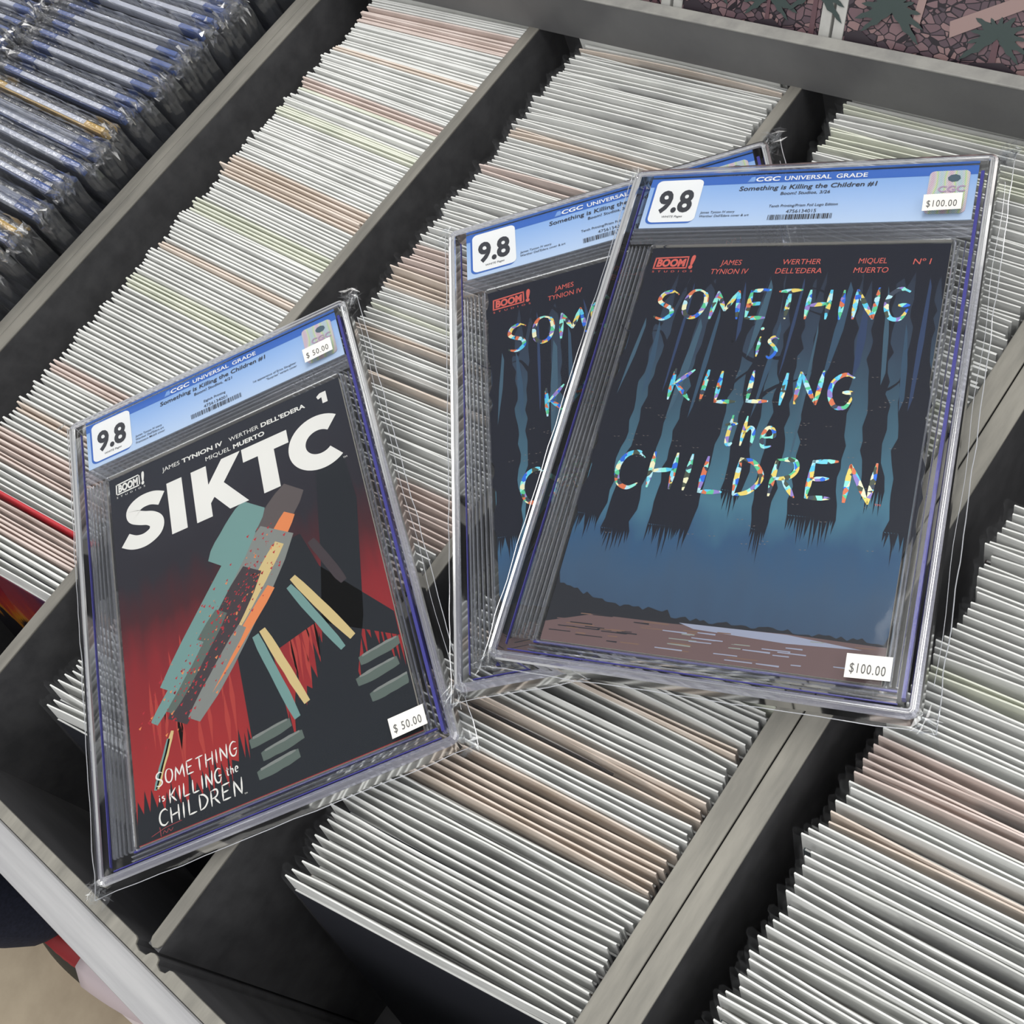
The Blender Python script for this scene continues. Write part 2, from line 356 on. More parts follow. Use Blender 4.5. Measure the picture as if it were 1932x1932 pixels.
b = MB(); b.box(-0.0845, 0.0845, -0.0026, -0.0021, 0.001, 0.2535); b.obj('cover_print', cover_sky(), first['obj'])
b = MB(); b.prism([(x, y) for x, y in rrect(0.066, -0.2450, 0.080, -0.2350, 0.004)], 0, 0.0003)
b.v = [(x, -0.0030+z, -y) for x, y, z in b.v]; b.obj('cover_badge', flat((190, 180, 186), 0.3), first['obj'])

# ------------------------------------------------------------------ graded comics standing in the left bin
m_case = film('case_plastic_standing', tint=(0.87, 0.89, 0.94), base=0.08, edge=0.6, rough=0.10, bump=0.5, bscale=140, milky=0.07)
m_crump = film('crumpled_bag_film', base=0.06, edge=0.8, rough=0.06, milky=0.03)
m_blue, m_white, m_yel, m_navy = flat((48, 92, 170), 0.4), flat((222, 224, 232), 0.45), flat((226, 178, 52), 0.4), flat((30, 34, 58), 0.35)
m_core = flat((30, 33, 46), 0.3)
SW, SH, ST = 0.2145, 0.337, 0.0105
def crumple(seed):
    r = R_(seed); b = MB()
    hw, ht = SW/2+0.006, ST/2+0.0012
    # loose sleeve around the case: a wavy ring, closed on top with folded film
    N = 44; prof = []
    for i in range(N):
        t = i/N
        if t < .46: x = -hw+2*hw*t/.46; y = -ht
        elif t < .5: x = hw+0.002*math.sin((t-.46)/.04*math.pi); y = -ht+2*ht*(t-.46)/.04
        elif t < .96: x = hw-2*hw*(t-.5)/.46; y = ht
        else: x = -hw-0.002; y = ht-2*ht*(t-.96)/.04
        prof.append((x, y))
    zs = [0.02, 0.12, 0.2, 0.26, 0.30, 0.325, SH+0.001, SH+0.0045]
    vs = []
    for j, z in enumerate(zs):
        for x, y in prof:
            k = 1 if abs(x) > hw*.8 else .25
            a = (.0026 if j > 2 else .0010)*k*1.2
            sh = 0.55 if j == len(zs)-1 else 1
            vs.append((x+r.uniform(-a, a), y*sh+r.uniform(-a, a)*.5, z+r.uniform(-a, a)*(1.2 if j > 4 else 1)))
    f = [(j*N+i, j*N+(i+1) % N, (j+1)*N+(i+1) % N, (j+1)*N+i) for j in range(len(zs)-1) for i in range(N)]
    b.add(vs, f)
    # crumpled ends at the two upper corners
    for sx in (-1, 1):
        for _ in range(16):
            c = Vector((sx*(hw-0.004+r.uniform(-.006, .006)), r.uniform(-ht, ht), SH+r.uniform(-.012, .006)))
            p = [c+Vector((r.uniform(-.006, .006), r.uniform(-.004, .004), r.uniform(-.006, .006))) for _ in range(4)]
            b.add(p, [(0, 1, 2), (1, 3, 2)])
    for _ in range(14):   # small folds along the top
        c = Vector((r.uniform(-hw, hw)*.9, r.uniform(-ht, ht)*.7, SH+0.003)); l = r.uniform(.002, .007)
        b.add([c, c+Vector((l, r.uniform(-.001, .001), 0.001)), c+Vector((l*.6, .002, .0025)), c+Vector((0, .0015, .0012))], [(0, 1, 2, 3)])
    return b.mesh('plastic_bag', m_crump)
crumps = [crumple(s) for s in range(6)]
def case_me():
    b = MB(); pts = rrect(-SW/2, 0, SW/2, SH, 0.006, 3)
    n = len(pts); h = ST/2
    ring = lambda ins, y: [(x*(1-ins/(SW/2)), y, SH/2+(z-SH/2)*(1-ins/(SH/2))) for x, z in pts]
    rings = [ring(.006, -h), ring(.0022, -h), ring(0, -h+.0016), ring(0, -.0008), ring(.0008, 0), ring(0, .0008), ring(0, h-.0016), ring(.0022, h), ring(.006, h)]
    vs = sum(rings, []); f = [(j*n+i, (j+1)*n+i, (j+1)*n+(i+1) % n, j*n+(i+1) % n) for j in range(8) for i in range(n)]
    f += [tuple(range(n)), tuple(range(8*n, 9*n))[::-1]]
    b.add(vs, f); return b.mesh('case', m_case)
case_mesh = case_me()
def box_me(name, x0, x1, y0, y1, z0, z1, m):
    b = MB(); b.box(x0, x1, y0, y1, z0, z1); return b.mesh(name, m)
lab_c = box_me('label_card', -.067, .067, -.0026, .0016, SH-.013, SH-.0035, m_white)
lab_b = [box_me('label_end', s*.081-.014, s*.081+.014, -.0027, .0017, SH-.013, SH-.0034, m_blue) for s in (-1, 1)]
lab_y = [box_me('label_end', s*.081-.014, s*.081+.014, -.0027, .0017, SH-.013, SH-.0034, m_yel) for s in (-1, 1)]
strip_b = box_me('label_edge', -.094, .094, -.0042, -.0030, SH-.010, SH-.0045, flat((60, 84, 140), .4))
strip_y = box_me('label_edge', -.094, .094, -.0042, -.0028, SH-.010, SH-.0040, m_yel)
core = box_me('comic_book', -.085, .085, -.003, .003, .02, .27, m_core)
r = R_(5); v = 0.020; n = 0; yel = [8, 14]
slots = []
while v < 0.505:
    slots.append(v); v += 0.01435*r.uniform(.93, 1.1)
yel_idx = {min(range(len(slots)), key=lambda i: abs(slots[i]-x)) for x in (0.300, 0.180, 0.150)}
ORD = ['', 'next', 'second', 'third', 'fourth', 'fifth', 'sixth', 'seventh', 'eighth', 'ninth', 'tenth', 'eleventh', 'twelfth', 'thirteenth', 'fourteenth', 'fifteenth', 'sixteenth', 'seventeenth', 'eighteenth', 'nineteenth', 'twentieth', 'twenty-first', 'twenty-second', 'twenty-third', 'twenty-fourth', 'twenty-fifth', 'twenty-sixth', 'twenty-seventh', 'twenty-eighth', 'twenty-ninth', 'thirtieth', 'thirty-first', 'thirty-second', 'thirty-third', 'thirty-fourth']
YF = min(yel_idx)
def standing(u, v, yaw, z, i, yellow, row):
    e = empty('standing_graded_comic', mat=Matrix.Translation((u, v, z)) @ Matrix.Rotation(math.radians(yaw), 4, 'Z') @ Matrix.Rotation(math.radians(r.uniform(-1, 1)), 4, 'X'), cat='graded comic')
    ty = 'yellow' if yellow else 'blue'
    if row == 'near row':
        d_ = i-YF; lab = 'the frontmost yellow-labelled bagged case standing in the left bin' if d_ == 0 else '%s-labelled bagged case in the left bin, %s %s the frontmost yellow-labelled one' % (ty, ORD[abs(d_)], 'behind' if d_ > 0 else 'in front of')
        tag(e, lab, group='cased comics standing in the left bin')
    else: tag(e, 'blue-labelled case, %s from the near end of the row at the top left corner' % (['first']+ORD[2:])[i], group='cased comics in the farther row of the left bin')
    link_me('case', case_mesh, e); link_me('comic_book', core, e); link_me('label_card', lab_c, e)
    for m_ in (lab_y if yellow else lab_b): link_me('label_end', m_, e)
    if yellow or r.random() < .5: link_me('label_edge', strip_y if yellow else strip_b, e)
    link_me('plastic_bag', crumps[r.randrange(6)], e)
for i, v in enumerate(slots):
    standing(-0.990+r.uniform(-.003, .003), v, -2.5+r.uniform(-.5, .5), Z0+0.0005+r.uniform(0, .004), i, i in yel_idx, 'near row')
for i in range(14):
    standing(-1.222+r.uniform(-.003, .003), 0.30+i*0.0147, -2+r.uniform(-1, 1), Z0+0.0005+r.uniform(0, .004), i, False, 'far row')

# ------------------------------------------------------------------ framed prints leaning behind the back rail
def rubble():
    m = bpy.data.materials.new('rubble_line_print'); m.use_nodes = True; nt = m.node_tree; L = nt.links.new; p = nt.nodes['Principled BSDF']
    tc = nn(nt, 'ShaderNodeTexCoord'); nz = nn(nt, 'ShaderNodeTexNoise', i_Scale=30.0); mx = nn(nt, 'ShaderNodeVectorMath', operation='MULTIPLY_ADD'); mx.inputs[1].default_value = (.012, .012, 0)
    mp = nn(nt, 'ShaderNodeMapping'); mp.inputs['Scale'].default_value = (1, 1.5, 1)
    L(tc.outputs['Object'], nz.inputs['Vector']); L(nz.outputs['Color'], mx.inputs[0]); L(tc.outputs['Object'], mx.inputs[2]); L(mx.outputs[0], mp.inputs[0])
    e = nn(nt, 'ShaderNodeTexVoronoi', i_Scale=150.0, feature='DISTANCE_TO_EDGE'); c = nn(nt, 'ShaderNodeTexVoronoi', i_Scale=150.0)
    L(mp.outputs[0], e.inputs['Vector']); L(mp.outputs[0], c.inputs['Vector'])
    r = nn(nt, 'ShaderNodeValToRGB'); r.color_ramp.interpolation = 'CONSTANT'; L(c.outputs['Color'], r.inputs[0])
    cr = r.color_ramp; cr.elements[0].color = (*s2l((104, 82, 88)), 1); cr.elements[1].position = .82; cr.elements[1].color = (*s2l((66, 56, 64)), 1)
    for pos, cc in ((.35, (118, 94, 98)), (.55, (84, 68, 76)), (.7, (134, 108, 108))):
        q = cr.elements.new(pos); q.color = (*s2l(cc), 1)
    lt = nn(nt, 'ShaderNodeMath', operation='LESS_THAN'); lt.inputs[1].default_value = 0.055; L(e.outputs['Distance'], lt.inputs[0])
    mix = nn(nt, 'ShaderNodeMixRGB'); L(lt.outputs[0], mix.inputs[0]); L(r.outputs[0], mix.inputs[1]); mix.inputs[2].default_value = (*s2l((30, 22, 30)), 1)
    L(mix.outputs[0], p.inputs['Base Color']); p.inputs['Roughness'].default_value = .3; return m
m_rub = rubble()
m_frame = speckle('white_board_border', (168, 168, 164), (192, 192, 188), 50, .45)
def picture(u0, wd, lab, seed, rz):
    ht = 0.24; lean = math.radians(-32)
    e = empty('framed_print', mat=Matrix.Translation((u0, 0.5310, 0.0275)) @ Matrix.Rotation(math.radians(rz), 4, 'Z') @ Matrix.Rotation(lean, 4, 'X'), label=lab, cat='picture')
    b = MB(); b.box(0, wd, 0, .003, 0, ht); b.obj('backing_board', flat((40, 38, 42), .5), e)
    b = MB()
    for x0, x1, z0, z1 in ((-.001, .0065, 0, ht), (wd-.0065, wd+.001, 0, ht), (.0065, wd-.0065, ht-.006, ht)): b.box(x0, x1, -.0012, .0032, z0, z1)
    b.obj('frame', m_frame, e, bevel=.0006)
    o = MB(); o.box(.0068, wd-.0068, 0.0001, .0006, 0, ht-.006)
    pr = o.obj('print', m_rub, e); pr.location = (0, -.0008, 0)
    # the print's map is (x, z): stand the texture up by turning the mesh
    for vtx in pr.data.vertices: vtx.co = (vtx.co.x, vtx.co.z, -vtx.co.y)
    pr.rotation_euler = (math.pi/2, 0, 0)
    r = R_(seed)
    def shape(name, polys, col):
        for i, pts in enumerate(polys):
            b = MB(); b.add([(x, -.0014-.00003*i, z) for x, z in pts], [tuple(range(len(pts)))]); b.obj(name, flat(col, .35), e)
    def palm(cx, cz, s):
        ps = []
        for k in range(11):
            a = math.radians(-25+k*23); l = s*r.uniform(.8, 1.1); pts = []
            dx, dz = math.cos(a), math.sin(a); n = 6
            for i in range(n+1):
                t = i/n; pts.append((cx+dx*l*t-dz*l*.13*math.sin(math.pi*t)*(1 if i % 2 else .6), cz+dz*l*t+dx*l*.13*math.sin(math.pi*t)*(1 if i % 2 else .6)-l*.25*t*t))
            for i in range(n-1, 0, -1):
                t = i/n; pts.append((cx+dx*l*t+dz*l*.13*math.sin(math.pi*t)*(1 if i % 2 else .6), cz+dz*l*t-dx*l*.13*math.sin(math.pi*t)*(1 if i % 2 else .6)-l*.25*t*t))
            ps.append(pts)
        return ps
    w_ = wd
    shape('dark_area', [[(.008, .0), (.008, .010), (.018, .013), (.030, .006), (.040, 0)], [(w_*.50, .0), (w_*.55, .007), (w_*.66, .010), (w_*.74, .004), (w_*.76, 0)]], (44, 36, 44))
    shape('beam', [[(w_*.30, .020), (w_*.33, .020), (w_*.36, .075), (w_*.33, .075)], [(w_*.45, .018), (w_*.80, .050), (w_*.80, .058), (w_*.44, .027)], [(w_*.08, .055), (w_*.70, .060), (w_*.70, .066), (w_*.08, .061)],
                    [(w_*.60, .05), (w_*.64, .05), (w_*.64, .09), (w_*.60, .09)]], (150, 126, 122))
    shape('pipe', [[(w_*.10, .066), (w_*.52, .070), (w_*.52, .090), (w_*.10, .086)]], (64, 88, 96))
    for k in range(6):
        b = MB(); x = w_*(.14+.065*k); b.add([(x, -.0017, .065), (x+.0016, -.0017, .065), (x+.006, -.0017, .091), (x+.0044, -.0017, .091)], [(0, 1, 2, 3)])
        b.obj('pipe_band', flat((160, 136, 132), .35), e)
    shape('palm_leaf', palm(w_*.62, .022, .020)+palm(w_*.90, .030, .024)+palm(w_*.22, .026, .022), (52, 66, 64))
    shape('palm_trunk', [[(w_*.605, 0), (w_*.635, 0), (w_*.63, .022), (w_*.61, .022)], [(w_*.885, 0), (w_*.92, 0), (w_*.915, .030), (w_*.89, .030)]], (92, 66, 72))
    a = [(w_*.86+.010*math.cos(t*math.pi/8), .083+.012*math.sin(t*math.pi/8)) for t in range(16)]
    shape('red_disc', [a], (126, 40, 56))
picture(-0.3675, 0.166, 'framed print of pink ruins and palms behind the rail, at the photo\'s top right corner', 3, 0)
picture(-0.4890, 0.1175, 'middle of three dark framed prints behind the rail, showing bushes and rubble', 8, 0)
picture(-0.6120, 0.1185, 'leftmost sliver of framed print behind the rail, mostly cut by the photo\'s top edge', 9, 0)

# ------------------------------------------------------------------ person standing beyond the near corner
def skin(name, verts, edges, rad, mat, parent=None, root=0, sub=2):
    me = bpy.data.meshes.new(name); me.from_pydata(verts, edges, []); me.materials.append(mat)
    o = bpy.data.objects.new(name, me); C.objects.link(o); o.parent = parent
    sk = o.modifiers.new('skin', 'SKIN'); sk.use_smooth_shade = True
    for i, q in enumerate(me.skin_vertices[0].data):
        rr = rad[i]; q.radius = rr if isinstance(rr, tuple) else (rr, rr); q.use_root = (i == root)
    ss = o.modifiers.new('sub', 'SUBSURF'); ss.levels = sub; ss.render_levels = sub
    return o
m_denim = speckle('dark_navy_denim', (20, 26, 44), (32, 38, 58), 200, .85, .3)
m_skin = flat((196, 150, 124), .5)
P0 = empty('person', loc=(-1.170, -0.288, -0.9), rz=math.radians(8), label='person in dark navy jeans and red, black and white sneakers, bottom left corner', cat='person')
# body: one continuous skinned figure (facing +x)
lean_out = lambda L: [(x, y-.10*min(1, max(0, (z-.1)/.6)), z) for x, y, z in L]
bv = [(0, 0, .94), (0, 0, 1.10), (0, 0, 1.30), (0, 0, 1.44), (0.01, 0, 1.52), (0.02, 0, 1.60), (0.02, 0, 1.68),
      (0, -.19, 1.40), (0.02, -.24, 1.14), (0.10, -.22, .92), (0.13, -.21, .84), (0, .18, 1.40), (0.02, .21, 1.14), (0.10, .17, .92), (0.13, .14, .84),
      (.03, -.085, .88), (.035, -.09, .50), (0.03, -.085, .10), (-.02, .085, .88), (-.06, .10, .50), (-.12, .10, .10)]
be = [(0, 1), (1, 2), (2, 3), (3, 4), (4, 5), (5, 6), (3, 7), (7, 8), (8, 9), (9, 10), (3, 11), (11, 12), (12, 13), (13, 14), (0, 15), (15, 16), (16, 17), (0, 18), (18, 19), (19, 20)]
bv = lean_out(bv)
br = [(.13, .15), (.11, .13), (.12, .16), (.07, .12), .05, .085, .075, .05, .042, .03, .035, .05, .042, .03, .035, .085, .055, .035, .085, .055, .035]
skin('body', bv, be, br, m_skin, P0)
skin('sweater', bv[:4]+[bv[7], bv[8], bv[9], bv[11], bv[12], bv[13]], [(0, 1), (1, 2), (2, 3), (3, 4), (4, 5), (5, 6), (3, 7), (7, 8), (8, 9)],
     [(.15, .175), (.13, .155), (.14, .18), (.08, .14), .065, .056, .045, .065, .056, .045], flat((60, 62, 68), .9), P0)
skin('jeans', lean_out([(0, 0, .98), (.03, -.09, .84), (.035, -.092, .50), (.035, -.09, .30), (.04, -.088, .085), (-.02, .09, .84), (-.06, .10, .50), (-.10, .10, .09)]), [(0, 1), (1, 2), (2, 3), (3, 4), (0, 5), (5, 6), (6, 7)],
     [(.15, .17), .105, .085, .072, (.078, .068), .105, .08, .075], m_denim, P0)
b = MB(); hp = []
for hnd in (-1, 1):
    for k, (dy, l) in enumerate(((-.026, .062), (-.009, .072), (.009, .068), (.026, .054), (.038, .05))):
        z0 = .80 if k < 4 else .83
        hv = [(0.13, (-.21 if hnd < 0 else .14)+dy*.8, z0+.02), (0.14, (-.21 if hnd < 0 else .14)+dy, z0-l*.45), (0.155, (-.21 if hnd < 0 else .14)+dy*1.05, z0-l)]
        skin('finger', lean_out(hv), [(0, 1), (1, 2)], [.010, .009, .007], m_skin, P0, sub=1)
skin('hair', lean_out([(-.01, 0, 1.70), (-.03, 0, 1.64), (-.03, 0, 1.56)]), [(0, 1), (1, 2)], [.088, .09, .06], flat((46, 34, 28), .8), P0)
face = MB()
for sy in (-.032, .032): face.add(lean_out([(.101, sy-.012, 1.622), (.104, sy, 1.616), (.101, sy+.012, 1.622), (.104, sy, 1.629)]), [(0, 1, 2, 3)])
face.obj('eyes', flat((30, 26, 24), .2), P0)
skin('nose', lean_out([(.085, 0, 1.62), (.112, 0, 1.585)]), [(0, 1)], [.008, .013], m_skin, P0, sub=1)
face = MB(); face.box(.098, .104, -.124, -.076, 1.548, 1.553); face.obj('mouth', flat((150, 84, 78), .5), P0)
def sneaker(x, y, mirror):
    g = empty('sneaker', loc=(x, y, 0)); g.parent = P0
    out = [(-.085, 0), (-.075, -.030), (-.02, -.036), (.06, -.040), (.13, -.046), (.175, -.036), (.195, 0), (.18, .030), (.12, .044), (.03, .034), (-.06, .030)]
    s = MB(); n = len(out)
    lv = [(1.0, 0.0), (1.04, .012), (1.02, .026)]
    vs = [(px*k, py*k, z) for k, z in lv for px, py in out]; f = [(j*n+i, j*n+(i+1) % n, (j+1)*n+(i+1) % n, (j+1)*n+i) for j in range(2) for i in range(n)]
    f += [tuple(range(n))[::-1], tuple(range(2*n, 3*n))]; s.add(vs, f); s.obj('sole', flat((206, 196, 194), .5), g)
    def upper(name, x0, x1, h0, h1, m, grow=0.0):
        u = MB(); k = 9; rows = []
        for i in range(k+1):
            t = i/k; X = x0+(x1-x0)*t; half = .034+.010*max(0, math.sin((X+.06)/.26*math.pi)); half *= math.sqrt(max(.05, 1-((X-.055)/.145)**4)); H = h0+(h1-h0)*t
            rows.append([(X, -half-grow, .022), (X, -half*.92-grow, .022+H*.5), (X, -half*.45, .022+H+grow), (X, half*.45, .022+H+grow), (X, half*.92+grow, .022+H*.5), (X, half+grow, .022)])
        vs = sum(rows, []); f = [(i*6+j, (i+1)*6+j, (i+1)*6+j+1, i*6+j+1) for i in range(k) for j in range(5)]
        f += [tuple(range(6)), tuple(range(k*6, k*6+6))[::-1]]
        u.add(vs, f); u.obj(name, m, g, smooth=True)
    upper('heel_cup', -.085, .060, .066, .050, flat((38, 36, 26), .6))
    upper('red_upper', -.03, .11, .080, .050, flat((140, 22, 28), .6), -.0095)
    upper('toe_cap', .036, .192, .062, .022, flat((196, 182, 186), .5), .0012)
sneaker(.080, -.124, 1); sneaker(-.10, .105, -1)

# ------------------------------------------------------------------ the three cased comics lying on top
def case_plastic():
    m = bpy.data.materials.new('clear_case_plastic'); m.use_nodes = True; nt = m.node_tree; nt.nodes.clear(); L = nt.links.new
    out = nn(nt, 'ShaderNodeOutputMaterial'); g = nn(nt, 'ShaderNodeBsdfGlass'); g.inputs['Color'].default_value = (.95, .955, 1, 1); g.inputs['IOR'].default_value = 1.42; g.inputs['Roughness'].default_value = .02
    tr = nn(nt, 'ShaderNodeBsdfTransparent'); tr.inputs[0].default_value = (.95, .955, 1, 1); gl = nn(nt, 'ShaderNodeBsdfGlossy'); gl.inputs['Roughness'].default_value = .12
    df = nn(nt, 'ShaderNodeBsdfDiffuse'); df.inputs[0].default_value = (.62, .62, .74, 1)
    def mx(f, a, b):
        n = nn(nt, 'ShaderNodeMixShader'); n.inputs[0].default_value = f; L(a, n.inputs[1]); L(b, n.inputs[2]); return n.outputs[0]
    lw = nn(nt, 'ShaderNodeLayerWeight', i_Blend=.35)
    base = mx(.45, g.outputs[0], tr.outputs[0]); base = mx(.13, base, df.outputs[0])
    n = nn(nt, 'ShaderNodeMixShader'); L(lw.outputs['Fresnel'], n.inputs[0]); L(base, n.inputs[1]); L(gl.outputs[0], n.inputs[2]); L(n.outputs[0], out.inputs[0]); return m
g_case = case_plastic()
m_win = film('case_window', tint=(0.975, 0.98, 0.99), base=0.004, edge=0.22, rough=0.05)
m_slbag = film('sleeve_film', tint=(0.985, 0.99, 0.99), base=0.006, edge=0.35, rough=0.07, bump=0.35, bscale=22)
m_fold = film('sleeve_fold', tint=(0.96, 0.97, 0.98), base=0.05, edge=0.8, rough=0.08)
m_ridge = film('moulded_ridge_plastic', tint=(0.93, 0.94, 0.985), base=0.10, edge=0.85, rough=0.08, milky=0.10)
m_edge = film('sleeve_edge', tint=(0.9, 0.9, 0.92), base=0.35, edge=0.9, rough=0.15, milky=0.45)
m_seam = glassy('indigo_case_edge', (0.16, 0.15, 0.62), 0.15, 1.3, 0.25)
m_seamd = flat((58, 56, 140), 0.25)
def foil():  # rainbow reflections of the foil, painted as fixed cell colours
    m = bpy.data.materials.new('prism_foil'); m.use_nodes = True; nt = m.node_tree; L = nt.links.new; p = nt.nodes['Principled BSDF']
    tc = nn(nt, 'ShaderNodeTexCoord'); v = nn(nt, 'ShaderNodeTexVoronoi', i_Scale=330.0); L(tc.outputs['Object'], v.inputs['Vector'])
    sp = nn(nt, 'ShaderNodeSeparateColor'); L(v.outputs['Color'], sp.inputs[0])
    r = nn(nt, 'ShaderNodeValToRGB'); r.color_ramp.interpolation = 'CONSTANT'; cr = r.color_ramp
    cols_ = [(90, 205, 240), (40, 110, 225), (150, 240, 225), (240, 215, 110), (225, 120, 80), (70, 80, 66), (190, 236, 246), (150, 130, 205), (90, 205, 150), (248, 244, 200), (56, 66, 84), (120, 220, 245)]
    cr.elements[0].color = (*s2l(cols_[0]), 1); cr.elements[1].position = 1/12; cr.elements[1].color = (*s2l(cols_[1]), 1)
    for i in range(2, 12):
        q = cr.elements.new(i/12); q.color = (*s2l(cols_[i]), 1)
    L(sp.outputs[0], r.inputs[0]); L(r.outputs[0], p.inputs['Base Color']); p.inputs['Roughness'].default_value = .35; p.inputs['Metallic'].default_value = .3
    return m
m_foil = foil()
def holo():
    m = bpy.data.materials.new('hologram_foil'); m.use_nodes = True; nt = m.node_tree; L = nt.links.new; p = nt.nodes['Principled BSDF']
    tc = nn(nt, 'ShaderNodeTexCoord'); wv = nn(nt, 'ShaderNodeTexWave', i_Scale=28.0, i_Distortion=3.0); L(tc.outputs['Object'], wv.inputs['Vector'])
    r = nn(nt, 'ShaderNodeValToRGB'); cr = r.color_ramp; cr.elements[0].color = (*s2l((236, 206, 218)), 1); cr.elements[1].color = (*s2l((206, 228, 232)), 1)
    for pos, c in ((.3, (232, 232, 226)), (.5, (240, 240, 176)), (.62, (190, 236, 190)), (.8, (228, 228, 228))):
        q = cr.elements.new(pos); q.color = (*s2l(c), 1)
    ck = nn(nt, 'ShaderNodeTexChecker', i_Scale=1600.0); ck.inputs[1].default_value = (1, 1, 1, 1); ck.inputs[2].default_value = (.66, .66, .66, 1); L(tc.outputs['Object'], ck.inputs['Vector'])
    mx = nn(nt, 'ShaderNodeMixRGB', blend_type='MULTIPLY'); mx.inputs[0].default_value = 1
    L(wv.outputs['Fac'], r.inputs[0]); L(r.outputs[0], mx.inputs[1]); L(ck.outputs[0], mx.inputs[2]); L(mx.outputs[0], p.inputs['Base Color'])
    p.inputs['Roughness'].default_value = .3; p.inputs['Metallic'].default_value = .4; return m
m_holo = holo()
def grad(name, stops, y0, y1, noise_amt=0.1, ns=(30, 12, 1), rough=0.32):
    """print whose ink runs through colour stops from y0 to y1 (mm down the cover)"""
    m = bpy.data.materials.new(name); m.use_nodes = True; nt = m.node_tree; L = nt.links.new; p = nt.nodes['Principled BSDF']
    tc = nn(nt, 'ShaderNodeTexCoord'); sp = nn(nt, 'ShaderNodeSeparateXYZ'); L(tc.outputs['Object'], sp.inputs[0])
    mp = nn(nt, 'ShaderNodeMapping'); mp.inputs['Scale'].default_value = ns; n = nn(nt, 'ShaderNodeTexNoise', i_Scale=3.0, i_Detail=6.0); L(tc.outputs['Object'], mp.inputs[0]); L(mp.outputs[0], n.inputs['Vector'])
    mr = nn(nt, 'ShaderNodeMapRange'); mr.inputs[1].default_value = -y0*.001; mr.inputs[2].default_value = -y1*.001; L(sp.outputs['Y'], mr.inputs[0])
    ad = nn(nt, 'ShaderNodeMath', operation='MULTIPLY_ADD'); ad.inputs[1].default_value = noise_amt*2; L(n.outputs['Fac'], ad.inputs[0]); L(mr.outputs[0], ad.inputs[2])
    sb = nn(nt, 'ShaderNodeMath', operation='SUBTRACT'); sb.inputs[1].default_value = noise_amt; L(ad.outputs[0], sb.inputs[0])
    r = nn(nt, 'ShaderNodeValToRGB'); cr = r.color_ramp; cr.elements[0].position = stops[0][0]; cr.elements[0].color = (*s2l(stops[0][1]), 1); cr.elements[1].position = stops[-1][0]; cr.elements[1].color = (*s2l(stops[-1][1]), 1)
    for pos, c in stops[1:-1]:
        q = cr.elements.new(pos); q.color = (*s2l(c), 1)
    L(sb.outputs[0], r.inputs[0]); L(r.outputs[0], p.inputs['Base Color']); p.inputs['Roughness'].default_value = rough; p.inputs['Specular IOR Level'].default_value = .12; return m
m_pap = flat((206, 218, 236), .5); m_ltblue = grad('pale_blue_label', [(0, (140, 176, 224)), (1, (186, 206, 232))], 12, 46, .02)
m_band, m_ink, m_wht = flat((42, 98, 184), .45), flat((38, 40, 48), .5), flat((238, 238, 236), .5)
m_sticker = flat((232, 230, 224), .6)
OW, OH = 216.5, 338.0
def mm(v): return v*.001
def swept_ring(x0, y0, x1, y1, r, prof, n=5):
    """closed profile (inset mm, z mm) swept round a rounded rectangle"""
    b = MB(); K = len(prof); vs = []
    cnt = 4*(n+1)
    for ins, z in prof:
        for x, y in rrect(x0+ins, y0+ins, x1-ins, y1-ins, max(r-ins, .3), n): vs.append((mm(x), -mm(y), mm(z)))
    f = [(j*cnt+i, j*cnt+(i+1) % cnt, ((j+1) % K)*cnt+(i+1) % cnt, ((j+1) % K)*cnt+i) for j in range(K) for i in range(cnt)]
    b.add(vs, f); return b
def ridge(b, x0, y0, x1, y1, wd, z0, h):
    """low half-round moulded ridge from point to point (mm)"""
    dx, dy = x1-x0, y1-y0; l = math.hypot(dx, dy); nx, ny = -dy/l, dx/l; vs = []
    for (px, py) in ((x0, y0), (x1, y1)):
        for k in range(5):
            a = math.pi*k/4; vs.append((mm(px+nx*wd/2*math.cos(a)), -mm(py+ny*wd/2*math.cos(a)), mm(z0+h*math.sin(a))))
    b.add(vs, [(k, k+1, 5+k+1, 5+k) for k in range(4)]+[(4, 0, 5, 9), (0, 1, 2, 3, 4), (9, 8, 7, 6, 5)])
